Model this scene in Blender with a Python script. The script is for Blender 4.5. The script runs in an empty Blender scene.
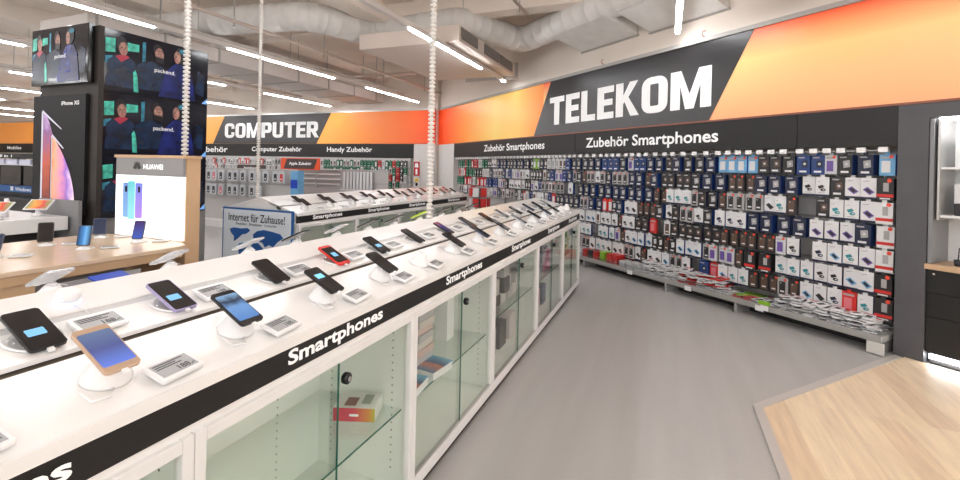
import bpy, math, random
from mathutils import Matrix, Vector
random.seed(7)
C = bpy.context.scene.collection
PI = math.pi

# ------------------------------------------------------------------ materials
def new_mat(name):
    m = bpy.data.materials.new(name); m.use_nodes = True
    return m, m.node_tree, m.node_tree.nodes['Principled BSDF']
def srgb(c):
    out = []
    for v in c[:3]:
        v = v / 255.0
        out.append(v / 12.92 if v <= 0.04045 else ((v + 0.055) / 1.055) ** 2.4)
    return (out[0], out[1], out[2], 1)
MATS = {}
def mat(name, rgb=(200, 200, 200), rough=0.5, metal=0.0, noise=0.0, scale=8.0, emit=0.0, spec=0.5, stretch=None):
    """procedural material: a base colour varied by object-space noise"""
    if name in MATS: return MATS[name]
    m, nt, b = new_mat(name)
    col = srgb(rgb)
    b.inputs['Roughness'].default_value = rough
    b.inputs['Metallic'].default_value = metal
    b.inputs['Specular IOR Level'].default_value = spec
    b.inputs['Base Color'].default_value = col
    if noise > 0:
        tc = nt.nodes.new('ShaderNodeTexCoord'); mp = nt.nodes.new('ShaderNodeMapping')
        nz = nt.nodes.new('ShaderNodeTexNoise'); rp = nt.nodes.new('ShaderNodeValToRGB')
        nz.inputs['Scale'].default_value = scale; nz.inputs['Detail'].default_value = 4
        if stretch: mp.inputs['Scale'].default_value = stretch
        nt.links.new(tc.outputs['Object'], mp.inputs['Vector'])
        nt.links.new(mp.outputs['Vector'], nz.inputs['Vector'])
        nt.links.new(nz.outputs['Fac'], rp.inputs['Fac'])
        rp.color_ramp.elements[0].position = 0.3; rp.color_ramp.elements[1].position = 0.7
        rp.color_ramp.elements[0].color = [max(0, c * (1 - noise)) for c in col[:3]] + [1]
        rp.color_ramp.elements[1].color = [min(1, c * (1 + noise)) for c in col[:3]] + [1]
        nt.links.new(rp.outputs['Color'], b.inputs['Base Color'])
        if emit: nt.links.new(rp.outputs['Color'], b.inputs['Emission Color'])
    if emit:
        b.inputs['Emission Color'].default_value = col
        b.inputs['Emission Strength'].default_value = emit
    MATS[name] = m
    return m
def glass(name, tint=(225, 240, 232), base=0.06, rough=0.02):
    if name in MATS: return MATS[name]
    m, nt, b = new_mat(name)
    nt.nodes.remove(b)
    out = [n for n in nt.nodes if n.type == 'OUTPUT_MATERIAL'][0]
    tr = nt.nodes.new('ShaderNodeBsdfTransparent'); tr.inputs['Color'].default_value = srgb(tint)
    gl = nt.nodes.new('ShaderNodeBsdfGlossy'); gl.inputs['Roughness'].default_value = rough
    fr = nt.nodes.new('ShaderNodeLayerWeight'); fr.inputs['Blend'].default_value = 0.5
    pw = nt.nodes.new('ShaderNodeMath'); pw.operation = 'POWER'; pw.inputs[1].default_value = 5.0
    ad = nt.nodes.new('ShaderNodeMath'); ad.operation = 'ADD'; ad.inputs[1].default_value = base; ad.use_clamp = True
    mx = nt.nodes.new('ShaderNodeMixShader')
    nt.links.new(fr.outputs['Facing'], pw.inputs[0]); nt.links.new(pw.outputs[0], ad.inputs[0]); nt.links.new(ad.outputs[0], mx.inputs[0])
    nt.links.new(tr.outputs[0], mx.inputs[1]); nt.links.new(gl.outputs[0], mx.inputs[2])
    nt.links.new(mx.outputs[0], out.inputs['Surface'])
    MATS[name] = m
    return m
def ramp_mat(name, axis, stops, rough=0.35, emit=0.0, noise=0.0, nscale=6.0, lo=0.0, hi=1.0):
    """printed colour gradient along one object axis between lo and hi; stops = [(pos, rgb)...]"""
    m, nt, b = new_mat(name)
    tc = nt.nodes.new('ShaderNodeTexCoord'); sp = nt.nodes.new('ShaderNodeSeparateXYZ')
    mr = nt.nodes.new('ShaderNodeMapRange'); rp = nt.nodes.new('ShaderNodeValToRGB')
    nt.links.new(tc.outputs['Object'], sp.inputs[0])
    nt.links.new(sp.outputs['XYZ'.index(axis)], mr.inputs['Value'])
    mr.inputs['From Min'].default_value = lo; mr.inputs['From Max'].default_value = hi
    src = mr.outputs[0]
    if noise:
        nz = nt.nodes.new('ShaderNodeTexNoise'); nz.inputs['Scale'].default_value = nscale; nz.inputs['Detail'].default_value = 5
        nt.links.new(tc.outputs['Object'], nz.inputs['Vector'])
        ma = nt.nodes.new('ShaderNodeMath'); ma.operation = 'MULTIPLY_ADD'
        ma.inputs[1].default_value = noise; ma.inputs[2].default_value = -noise / 2
        nt.links.new(nz.outputs['Fac'], ma.inputs[0])
        a2 = nt.nodes.new('ShaderNodeMath'); a2.operation = 'ADD'
        nt.links.new(ma.outputs[0], a2.inputs[0]); nt.links.new(mr.outputs[0], a2.inputs[1]); src = a2.outputs[0]
    nt.links.new(src, rp.inputs['Fac'])
    els = rp.color_ramp.elements
    while len(els) < len(stops): els.new(0.5)
    for e, (p, c) in zip(els, stops): e.position = p; e.color = srgb(c)
    nt.links.new(rp.outputs['Color'], b.inputs['Base Color'])
    b.inputs['Roughness'].default_value = rough
    if emit:
        nt.links.new(rp.outputs['Color'], b.inputs['Emission Color']); b.inputs['Emission Strength'].default_value = emit
    MATS[name] = m
    return m

white = mat('white laminate', (244, 242, 240), 0.22, noise=0.02, scale=3)
whitem = mat('white powder coat', (236, 234, 232), 0.4, noise=0.02)
whitep = mat('white plastic', (245, 245, 246), 0.3, noise=0.01)
inner = mat('cabinet inside white', (250, 252, 246), 0.6, noise=0.02)
black = mat('black band', (13, 12, 12), 0.5, noise=0.1, scale=5)
blackg = mat('black gloss', (12, 12, 14), 0.12)
dark = mat('dark fascia', (26, 24, 25), 0.5, noise=0.08, scale=2)
darkg = mat('dark shadow gap', (98, 88, 78), 0.7)
lettr = mat('white lettering', (250, 250, 250), 0.5, emit=0.12)
steel = mat('grey rack metal', (176, 176, 176), 0.35, metal=0.35, noise=0.05)
chrome = mat('chrome', (210, 210, 210), 0.18, metal=1)
alu = mat('aluminium trim', (196, 194, 192), 0.35, metal=0.5)
rackb = mat('rack back panel', (212, 210, 208), 0.6, noise=0.04)
ceilm = mat('painted concrete ceiling', (240, 228, 216), 0.85, noise=0.05, scale=1.2)
ceilb = mat('painted beam', (240, 229, 218), 0.8, noise=0.04, scale=1.5)
wallm = mat('beige wall plaster', (232, 221, 210), 0.85, noise=0.03, scale=1.5)
wallw = mat('white wall panel', (222, 219, 216), 0.7, noise=0.02)
ductm = mat('duct insulation', (228, 225, 221), 0.6, noise=0.05, scale=6)
ductd = mat('duct seams', (172, 166, 160), 0.7)
grille = mat('grille dark', (110, 106, 104), 0.6)
tubem = mat('lit tube diffuser', (250, 252, 255), 0.5, emit=36.0)
tubem.node_tree.nodes['Principled BSDF'].inputs['Emission Strength'].default_value = 36.0
trackm = mat('light track white', (226, 220, 216), 0.5)
greenedge = mat('glass green edge', (40, 110, 95), 0.15)
glassm = glass('cabinet glass', (253, 255, 253), 0.03)
shelfglass = glass('shelf glass', (251, 254, 252), 0.05)
cleara = glass('clear acrylic', (246, 247, 248), 0.10, 0.05)
eslm = mat('tag display grey', (176, 178, 180), 0.35, noise=0.03)
eslt = mat('tag print dark', (70, 70, 74), 0.5)
stripm = mat('light grey rail', (203, 202, 202), 0.4)

# ------------------------------------------------------------------ geometry helpers
class MB:
    def __init__(s): s.v = []; s.f = []; s.m = []; s.sm = []
    def face(s, pts, m=0):
        n = len(s.v); s.v += [tuple(p) for p in pts]; s.f.append(tuple(range(n, n + len(pts)))); s.m.append(m); s.sm.append(False); return s
    def box(s, x0, x1, y0, y1, z0, z1, m=0, M=None, fm=None):
        n = len(s.v)
        P = [(x0,y0,z0),(x1,y0,z0),(x1,y1,z0),(x0,y1,z0),(x0,y0,z1),(x1,y0,z1),(x1,y1,z1),(x0,y1,z1)]
        if M: P = [tuple(M @ Vector(p)) for p in P]
        s.v += P
        F = [(0,3,2,1),(4,5,6,7),(0,1,5,4),(2,3,7,6),(1,2,6,5),(3,0,4,7)]  # bottom top front back right left
        for i, f in enumerate(F):
            s.f.append(tuple(n + k for k in f)); s.m.append(fm[i] if fm else m); s.sm.append(False)
        return s
    def prism(s, poly, axis, a, b, m=0, M=None, capm=None):
        """poly: 2D points counter-clockwise; axis 'x','y','z' = extrusion direction"""
        def P(p, t):
            q = {'x': (t, p[0], p[1]), 'y': (p[0], t, p[1]), 'z': (p[0], p[1], t)}[axis]
            return tuple(M @ Vector(q)) if M else q
        n = len(s.v); k = len(poly)
        s.v += [P(p, a) for p in poly] + [P(p, b) for p in poly]
        s.f.append(tuple(range(n, n + k))[::-1]); s.m.append(m); s.sm.append(False)
        s.f.append(tuple(range(n + k, n + 2 * k))); s.m.append(m if capm is None else capm); s.sm.append(False)
        for i in range(k):
            j = (i + 1) % k
            s.f.append((n + i, n + j, n + k + j, n + k + i)); s.m.append(m); s.sm.append(k > 8)
        return s
    def lathe(s, prof, seg=20, m=0, M=None, smooth=True):
        n = len(s.v); k = len(prof)
        for (r, z) in prof:
            for i in range(seg):
                a = 2 * PI * i / seg; q = Vector((r * math.cos(a), r * math.sin(a), z))
                s.v.append(tuple(M @ q) if M else tuple(q))
        for j in range(k - 1):
            for i in range(seg):
                i2 = (i + 1) % seg
                s.f.append((n + j*seg + i, n + j*seg + i2, n + (j+1)*seg + i2, n + (j+1)*seg + i)); s.m.append(m); s.sm.append(smooth)
        s.f.append(tuple(n + i for i in range(seg))[::-1]); s.m.append(m); s.sm.append(False)
        s.f.append(tuple(n + (k-1)*seg + i for i in range(seg))); s.m.append(m); s.sm.append(False)
        return s
    def tube(s, pts, r, seg=8, m=0):
        pts = [Vector(p) for p in pts]; n = len(s.v); k = len(pts)
        for j, p in enumerate(pts):
            d = (pts[min(j+1, k-1)] - pts[max(j-1, 0)]).normalized()
            up = Vector((0, 0, 1)) if abs(d.z) < 0.95 else Vector((1, 0, 0))
            a = d.cross(up).normalized(); b = d.cross(a).normalized()
            rr = r[j] if isinstance(r, (list, tuple)) else r
            for i in range(seg):
                t = 2 * PI * i / seg
                s.v.append(tuple(p + a * math.cos(t) * rr + b * math.sin(t) * rr))
        for j in range(k - 1):
            for i in range(seg):
                i2 = (i + 1) % seg
                s.f.append((n + j*seg + i, n + j*seg + i2, n + (j+1)*seg + i2, n + (j+1)*seg + i)); s.m.append(m); s.sm.append(True)
        s.f.append(tuple(n + i for i in range(seg))[::-1]); s.m.append(m); s.sm.append(False)
        s.f.append(tuple(n + (k-1)*seg + i for i in range(seg))); s.m.append(m); s.sm.append(False)
        return s
    def mesh(s, name, mats):
        me = bpy.data.meshes.new(name)
        me.from_pydata(s.v, [], s.f)
        for mm in (mats if isinstance(mats, (list, tuple)) else [mats]): me.materials.append(mm)
        for p, mi, sm in zip(me.polygons, s.m, s.sm): p.material_index = mi; p.use_smooth = sm
        me.update()
        return me
    def build(s, name, mats, parent=None, bevel=0.0, loc=None, rot=None):
        o = bpy.data.objects.new(name, s.mesh(name, mats)); C.objects.link(o)
        if parent: o.parent = parent
        if loc: o.location = loc
        if rot: o.rotation_euler = rot
        if bevel:
            md = o.modifiers.new('bevel', 'BEVEL'); md.width = bevel; md.segments = 2; md.limit_method = 'ANGLE'
        return o
def tag(o, label=None, cat=None, group=None, kind=None):
    if label: o['label'] = label
    if cat: o['category'] = cat
    if group: o['group'] = group
    if kind: o['kind'] = kind
    return o
def thing(name, label, cat, loc=(0, 0, 0), rz=0.0, group=None):
    o = bpy.data.objects.new(name, None); C.objects.link(o)
    o.empty_display_size = 0.1
    o.location = loc; o.rotation_euler = (0, 0, rz)
    return tag(o, label, cat, group)
KIDS = {}
def kids(o): return [c for c in bpy.data.objects if c.parent == o]
def copy_tree(o, parent=None):
    c = o.copy(); C.objects.link(c)
    if parent: c.parent = parent
    for ch in kids(o): copy_tree(ch, c)
    return c
ORD = ['first', 'second', 'third', 'fourth', 'fifth', 'sixth', 'seventh', 'eighth', 'ninth', 'tenth', 'eleventh', 'twelfth', 'thirteenth', 'fourteenth', 'fifteenth', 'sixteenth']
NUM = ['one', 'two', 'three', 'four', 'five', 'six', 'seven']
def nth(i):
    if i < len(ORD): return ORD[i]
    n = i + 1
    return '%d%s' % (n, 'th' if 10 <= n % 100 <= 20 else {1: 'st', 2: 'nd', 3: 'rd'}.get(n % 10, 'th'))
def text(s, x0, x1, z0, z1, y, m, parent, bold=0.012, name='lettering', M=None):
    """flat lettering in the local x-z plane facing -y, fitted to a box"""
    cu = bpy.data.curves.new('letters', 'FONT'); cu.body = s; cu.size = 1; cu.offset = bold; cu.resolution_u = 3
    ob = bpy.data.objects.new('letters', cu); C.objects.link(ob)
    dg = bpy.context.evaluated_depsgraph_get(); dg.update()
    me = bpy.data.meshes.new_from_object(ob.evaluated_get(dg))
    bpy.data.objects.remove(ob); bpy.data.curves.remove(cu)
    xs = [v.co.x for v in me.vertices]; ys = [v.co.y for v in me.vertices]
    ax, bx, ay, by = min(xs), max(xs), min(ys), max(ys)
    for v in me.vertices:
        q = Vector((x0 + (v.co.x - ax) / (bx - ax) * (x1 - x0), y, z0 + (v.co.y - ay) / (by - ay) * (z1 - z0)))
        v.co = (M @ q) if M else q
    me.materials.clear(); me.materials.append(m)
    for p in me.polygons: p.material_index = 0
    me.name = name
    o = bpy.data.objects.new(name, me); C.objects.link(o); o.parent = parent
    return o
# heavy square capitals for the two big signs
def ring(x0, z0, x1, z1, t, r, keep=lambda x, z: True):
    """rounded rectangular loop as a list of quads"""
    def loop(a0, b0, a1, b1, rr):
        pts = []
        for cx, cz, st in ((a1 - rr, b1 - rr, 0), (a0 + rr, b1 - rr, 90), (a0 + rr, b0 + rr, 180), (a1 - rr, b0 + rr, 270)):
            for k in range(5):
                a = math.radians(st + 22.5 * k); pts.append((cx + rr * math.cos(a), cz + rr * math.sin(a)))
        return pts
    o = loop(x0, z0, x1, z1, r); i = loop(x0 + t, z0 + t * .8, x1 - t, z1 - t * .8, max(r - t, .03))
    out = []
    for k in range(len(o)):
        j = (k + 1) % len(o)
        q = [o[k], o[j], i[j], i[k]]
        cx = sum(p[0] for p in q) / 4; cz = sum(p[1] for p in q) / 4
        if keep(cx, cz): out.append(q)
    return out
def rc(x0, z0, x1, z1): return [(x0, z0), (x1, z0), (x1, z1), (x0, z1)]
def glyph(c):
    t = .25; w = .70
    if c == 'T': return [rc(0, .8, w, 1), rc(w/2 - t/2, 0, w/2 + t/2, .8)], w
    if c == 'E': return [rc(0, 0, t, 1), rc(t, .8, .6, 1), rc(t, .41, .56, .6), rc(t, 0, .6, .2)], .6
    if c == 'L': return [rc(0, 0, t, 1), rc(t, 0, .57, .2)], .57
    if c == 'K': return [rc(0, 0, t, 1), [(t, .38), (t, .62), (.46, 1), (.72, 1), (.40, .53)], [(t + .12, .53), (.42, .56), (.76, 0), (.49, 0), (t+.05, .42)]], .76
    if c == 'O': return ring(0, 0, .74, 1, t, .26), .74
    if c == 'M': return [rc(0, 0, t, 1), rc(.74, 0, .74 + t, 1), [(t, 1), (t, .6), (.38, 0), (.485, 0), (.485, .38), (.27, 1)], [(.485, 0), (.59, 0), (.74, .6), (.74, 1), (.70, 1), (.485, .38)]], .97
    if c == 'C': return ring(0, 0, .72, 1, t, .26, lambda x, z: not (x > .4 and .36 < z < .64)) + [rc(.49, .26, .72, .38), rc(.49, .62, .72, .74)], .72
    if c == 'P': return [rc(0, 0, t, 1)] + ring(0, .32, .7, 1, t, .2), .7
    if c == 'U': return [rc(0, .26, t, 1), rc(.49, .26, .72, 1)] + ring(0, 0, .72, .9, t, .26, lambda x, z: z < .27), .72
    if c == 'R': return [rc(0, 0, t, 1)] + ring(0, .36, .7, 1, t, .2) + [[(.28, .4), (.5, 0), (.76, 0), (.52, .42)]], .74
def block_text(s, x0, x1, z0, z1, y, m, parent):
    gl = [glyph(c) for c in s]; gap = .075
    W = sum(g[1] for g in gl) + gap * (len(s) - 1); sx = (x1 - x0) / W; sz = z1 - z0
    mb = MB(); x = 0
    for polys, w in gl:
        for q in polys: mb.face([(x0 + (x + p[0]) * sx, y, z0 + p[1] * sz) for p in q])
        x += w + gap
    return mb.build('lettering', m, parent)
def rrect(w, h, r, n=4):
    pts = []
    for cx, cy, st in ((w/2 - r, h/2 - r, 0), (-w/2 + r, h/2 - r, 90), (-w/2 + r, -h/2 + r, 180), (w/2 - r, -h/2 + r, 270)):
        for k in range(n + 1):
            a = math.radians(st + 90 * k / n); pts.append((cx + r * math.cos(a), cy + r * math.sin(a)))
    return pts

# ------------------------------------------------------------------ the setting
fl = MB().box(-31, 12, -8, 12.2, -0.05, 0).build('floor', mat('grey vinyl floor', (184, 182, 180), 0.42, noise=0.05, scale=1.3, stretch=(6, .5, 1)))
tag(fl, kind='structure')
tag(MB().box(-31, 12, -8, 14, 4.35, 4.45).build('ceiling', ceilm), kind='structure')
tag(MB().box(-31, -6.1, 11.7, 11.9, 0, 4.35).build('wall_back', wallm), kind='structure')
tag(MB().box(-31.2, -31, -8, 11.9, 0, 4.35).build('wall_left', wallm), kind='structure')
WA = math.radians(-40)                       # the slanted wall: local x runs to the right along it, y into it
WP = (1.866, 5.105, 0)
def wall_local(name, mb, m, parent=None):
    o = mb.build(name, m, parent)
    if not parent: o.location = WP; o.rotation_euler = (0, 0, WA)
    return o
tag(wall_local('wall_right', MB().box(-10.45, 4.5, 0.42, 0.6, 0, 4.35), wallm), kind='structure')
tag(wall_local('wall_front_panel', MB().box(-10.45, -9.32, 0.0, 0.42, 0, 2.2), wallw), kind='structure')
tag(wall_local('wall_bulkhead', MB().box(-10.45, 4.5, 0.05, 0.42, 2.2, 4.35), wallm), kind='structure')
tag(MB().box(-6.77, -6.10, 11.56, 11.7, 0, 2.2).build('wall_back_panel', wallw), kind='structure')

tag(MB().box(-31, 12, -8.2, -8.0, 0, 1.0).build('wall_light_block', wallm), kind='structure')  # unseen low wall added behind the camera to hold back world light
# wooden platform floor
def wood_mat():
    m, nt, b = new_mat('oak plank floor')
    tc = nt.nodes.new('ShaderNodeTexCoord'); mp = nt.nodes.new('ShaderNodeMapping')
    mp.inputs['Rotation'].default_value = (0, 0, PI / 2)
    br = nt.nodes.new('ShaderNodeTexBrick'); br.inputs['Scale'].default_value = 1
    br.inputs['Brick Width'].default_value = 1.1; br.inputs['Row Height'].default_value = 0.155
    br.inputs['Mortar Size'].default_value = 0.0008
    br.inputs['Color1'].default_value = srgb((226, 202, 174)); br.inputs['Color2'].default_value = srgb((240, 222, 194))
    br.inputs['Mortar'].default_value = srgb((214, 188, 160)); br.offset = 0.37
    nz = nt.nodes.new('ShaderNodeTexNoise'); nz.inputs['Scale'].default_value = 3; nz.inputs['Detail'].default_value = 6
    mp2 = nt.nodes.new('ShaderNodeMapping'); mp2.inputs['Scale'].default_value = (9, .8, 1)
    rp = nt.nodes.new('ShaderNodeValToRGB'); rp.color_ramp.elements[0].color = (.88, .85, .82, 1); rp.color_ramp.elements[1].color = (1.08, 1.06, 1.02, 1)
    rp.color_ramp.elements[0].position = .3; rp.color_ramp.elements[1].position = .7
    mx = nt.nodes.new('ShaderNodeMix'); mx.data_type = 'RGBA'; mx.blend_type = 'MULTIPLY'; mx.inputs[0].default_value = 1
    nt.links.new(tc.outputs['Object'], mp.inputs[0]); nt.links.new(mp.outputs[0], br.inputs['Vector'])
    nt.links.new(tc.outputs['Object'], mp2.inputs[0]); nt.links.new(mp2.outputs[0], nz.inputs['Vector'])
    nt.links.new(nz.outputs['Fac'], rp.inputs[0]); nt.links.new(br.outputs['Color'], mx.inputs[6]); nt.links.new(rp.outputs[0], mx.inputs[7])
    nt.links.new(mx.outputs[2], b.inputs['Base Color']); b.inputs['Roughness'].default_value = 0.4
    return m
woodp = [(0.62, -2), (4.6, -2), (4.6, 2.85), (1.93, 5.06), (0.62, 3.53)]
tag(MB().prism(woodp, 'z', 0.0, 0.012).build('floor_wood', wood_mat()), kind='structure')
trimm = MB()
trimm.prism([(0.565, -2), (0.62, -2), (0.62, 3.53), (0.565, 3.55)], 'z', 0.0, 0.016)
trimm.prism([(0.565, 3.55), (0.62, 3.53), (1.90, 5.03), (1.86, 5.08)], 'z', 0.0, 0.016)
tag(trimm.build('trim_1', mat('metal floor trim', (206, 200, 196), 0.4, metal=.2)), kind='structure')

# ------------------------------------------------------------------ the slanted wall: signs
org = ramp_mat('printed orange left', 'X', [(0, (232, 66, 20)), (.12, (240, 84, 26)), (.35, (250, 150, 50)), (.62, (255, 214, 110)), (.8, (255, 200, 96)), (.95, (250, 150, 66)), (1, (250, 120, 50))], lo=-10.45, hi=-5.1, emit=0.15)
org2 = ramp_mat('orange print with reflected light', 'Z', [(0, (247, 172, 122)), (.30, (250, 188, 130)), (.66, (254, 206, 134)), (.84, (251, 164, 104)), (1, (245, 92, 52))], lo=2.2, hi=3.19, emit=0.15)  # orange print; reflection on the glossy sign is painted into the ramp too
t = thing('wall_sign', 'long orange and dark sign with large white block letters on the slanted wall', 'sign', WP, WA)
zb, zt = 2.205, 3.185
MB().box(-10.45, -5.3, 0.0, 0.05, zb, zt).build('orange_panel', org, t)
p1 = MB(); p1.prism([(-5.59, zb), (-1.83, zb), (-1.29, zt), (-5.07, zt)], 'y', -0.006, 0.0); p1.build('dark_panel', ramp_mat('dark sign print', 'Z', [(0, (58, 56, 57)), (1, (46, 45, 47))], lo=2.2, hi=3.2, rough=.28), t)
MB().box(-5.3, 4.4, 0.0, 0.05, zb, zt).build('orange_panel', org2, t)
block_text('TELEKOM', -5.08, -1.81, 2.375, 2.88, -0.012, lettr, t)
MB().box(-10.47, 4.4, -0.03, 0.045, 3.185, 3.235).build('frame', mat('painted frame', (176, 172, 168), .6), t)
MB().box(-9.32, 4.4, -0.008, 0.03, 2.185, 2.205).build('lower_frame', mat('brown edge', (150, 90, 70), .5), t)
t = thing('fascia_board', 'dark board over the accessory racks reading Zubehör Smartphones twice', 'sign', WP, WA)
for a, b in ((-9.32, -7.1), (-7.1, -4.35), (-4.35, -0.82), (-0.82, 0.0)):
    MB().box(a + .003, b - .003, 0.0, 0.04, 1.835, 2.185).build('board', dark, t)
text('Zubehör Smartphones', -7.63, -5.23, 1.90, 2.10, -0.004, lettr, t, .02)
text('Zubehör Smartphones', -4.07, -1.70, 1.885, 2.095, -0.004, lettr, t, .02)
# dark stone-look pillar panel and the return above the niche
stone = mat('dark stone panel', (84, 84, 88), 0.55, noise=0.12, scale=3)
t = thing('pillar_panel', 'tall dark grey stone-look panel between the racks and the lit niche', 'panel', WP, WA)
MB().box(0.0, 0.20, 0.0, 0.415, 0.0, 2.183).build('panel', stone, t)
MB().box(0.20, 4.4, 0.0, 0.10, 2.06, 2.183).build('top_panel', stone, t)
# niche unit
t = thing('wall_cabinet', 'white lit wall niche with open shelves right of the dark pillar', 'cabinet', WP, WA)
nw = mat('niche white', (235, 237, 238), .4)
MB().box(0.21, 1.6, 0.36, 0.40, 0.84, 2.055).build('back_panel', nw, t)
MB().box(0.205, 0.23, 0.02, 0.36, 0.845, 2.055).build('side_panel', mat('grey side', (140, 142, 146), .4), t)
for z in (1.23, 1.63):
    MB().box(0.265, 1.6, 0.06, 0.355, z, z + .02).build('shelf', nw, t)
MB().box(0.25, 0.264, 0.04, 0.355, 1.21, 2.05).build('upright', alu, t)
MB().box(0.25, 1.6, 0.045, 0.065, 2.03, 2.054).build('light_bar', mat('niche light', (255, 255, 255), .4, emit=30.0), t)
for i, z in enumerate((1.65, 1.25)):
    b = thing('display_box', ['clear plastic box on the upper niche shelf', 'white and dark box on the lower niche shelf'][i], 'box', (WP[0] + .42*math.cos(WA) - .2*math.sin(WA), WP[1] + .42*math.sin(WA) + .2*math.cos(WA), z), WA)
    MB().box(-.09, .12, -.08, .08, .001 if i == 0 else .1, .26).build('box_body', mat('pale box', (222, 224, 226), .35), b, .004)
    if i: MB().box(-.09, .12, -.085, .08, .001, .099).build('box_base', mat('black box', (40, 40, 44), .4), b, .004)
    MB().box(-.03, .06, -.087, -.081, .17, .19).build('handle_slot', mat('slot', (160, 162, 165), .4), b)
t = thing('drawer_unit', 'black drawer unit under a wooden top right of the pillar', 'cabinet', WP, WA)
MB().box(0.20, 1.9, 0.03, 0.41, 0.10, 0.80).build('carcass', mat('black laminate', (30, 30, 31), .35, noise=.06), t)
for a, b in ((.105, .40), (.405, .60), (.605, .795)):
    d = MB().box(0.205, 0.95, 0.015, 0.03, a, b).build('drawer', mat('black laminate'), t)
    if a == .605: MB().lathe([(.004, 0), (.011, .004), (.011, .012), (.002, .014)], 12, M=Matrix.Translation((.25, .015, .76)) @ Matrix.Rotation(PI/2, 4, 'X')).build('lock', chrome, d)
oak = mat('light oak', (205, 172, 138), 0.4, noise=0.06, scale=5, stretch=(1, 9, 9))
MB().box(0.20, 1.9, -0.02, 0.41, 0.80, 0.84).build('worktop', oak, t)
MB().box(0.22, 1.88, 0.06, 0.40, 0.015, 0.10).build('plinth', mat('plinth', (90, 90, 92), .5), t)
MB().box(0.22, 1.88, 0.045, 0.058, 0.05, 0.085).build('light_strip', mat('plinth light', (255, 255, 255), .4, emit=18.0), t)
t = thing('pen_cup', 'small dark cup with a pen on the wooden niche worktop', 'cup', (WP[0] + .36*math.cos(WA) - .12*math.sin(WA), WP[1] + .36*math.sin(WA) + .12*math.cos(WA), .84), WA)
MB().lathe([(.02, 0), (.024, .05), (.021, .05), (.018, .005)], 14).build('cup', mat('cup dark', (45, 48, 56), .4), t)
MB().tube([(0, 0, .01), (.008, 0, .15)], .004).build('pen', blackg, t)

# ------------------------------------------------------------------ accessory racks on the slanted wall
rack = thing('accessory_rack', 'long perforated metal accessory rack with seven rows of hooks', 'rack', WP, WA)
MB().box(-9.30, -0.02, 0.37, 0.41, 0.0, 1.83).build('back_panel', rackb, rack)
ROWS = [1.76 - .217 * i for i in range(7)]          # top of the packages in each row
for i, z in enumerate(ROWS):
    MB().box(-9.28, -0.03, 0.345, 0.368, z + .008, z + .028).build('hook_bar', steel, rack)
for x in (-0.03, -1.03, -2.03, -3.03, -4.03, -5.1, -6.2, -7.2, -8.2, -9.25):
    MB().box(x - .012, x + .012, 0.33, 0.369, 0.0, 1.83).build('upright', steel, rack)
MB().box(-0.020, -0.012, 0.10, 0.37, 0.17, 1.80).build('end_wire_panel', mat('end panel', (190, 190, 190), .3, metal=.4), rack)
MB().box(-9.28, -0.03, -0.13, 0.33, 0.115, 0.165).build('base_shelf', mat('shelf metal', (190, 190, 188), .4, metal=.25, noise=.03), rack, .004)
MB().box(-9.28, -0.03, -0.146, -0.131, 0.112, 0.172).build('price_rail', mat('price rail', (176, 175, 172), .35, metal=.3), rack, .003)
MB().box(-9.28, -0.03, 0.10, 0.33, 0.0, 0.113).build('plinth', mat('plinth shade dark', (50, 48, 48), .6), rack)  # dark colour paints the shade below the base shelf
for x in (-0.06, -1.35, -2.3, -3.9, -5.2):
    MB().box(x - .015, x + .015, -0.14, 0.10, 0.0, 0.113).build('foot', steel, rack)
MB().box(-0.13, -0.002, -0.16, -0.153, 0.012, 0.115).build('end_bracket', mat('bracket', (215, 213, 208), .35), rack, .003)
MB().box(-9.28, -0.03, -0.145, -0.140, 0.187, 0.225).build('clear_lip', cleara, rack)
for k, x in enumerate((-2.95, -2.0, -1.12)):
    MB().box(x, x + .09, -0.16, -0.153, 0.10, 0.155).build('price_tag', whitep, rack)

# package designs
pc = {
 'blue': mat('pack blue', (30, 62, 124), .4), 'navy': mat('pack navy', (34, 40, 66), .4), 'dk': mat('pack dark', (44, 42, 44), .4),
 'wh': mat('pack white', (224, 224, 226), .4), 'gy': mat('pack grey', (170, 168, 168), .4), 'rd': mat('pack red', (206, 48, 44), .4),
 'gr': mat('pack green', (24, 104, 74), .4), 'lg': mat('pack lime', (140, 190, 50), .4), 'or': mat('pack orange dot', (236, 76, 54), .4),
 'br': mat('pack brown', (96, 74, 62), .4), 'lb': mat('pack light blue', (110, 170, 214), .4), 'pk': mat('pack pink', (220, 120, 130), .4),
 'vi': mat('pack violet', (110, 84, 160), .4), 'rb': mat('pack royal', (30, 70, 190), .4), 'tl': mat('pack teal', (40, 140, 150), .4),
 'sl': mat('pack silver', (200, 202, 206), .3)}
PK = list(pc)
PM = [pc[k] for k in PK]
def pi(k): return PK.index(k)
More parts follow.
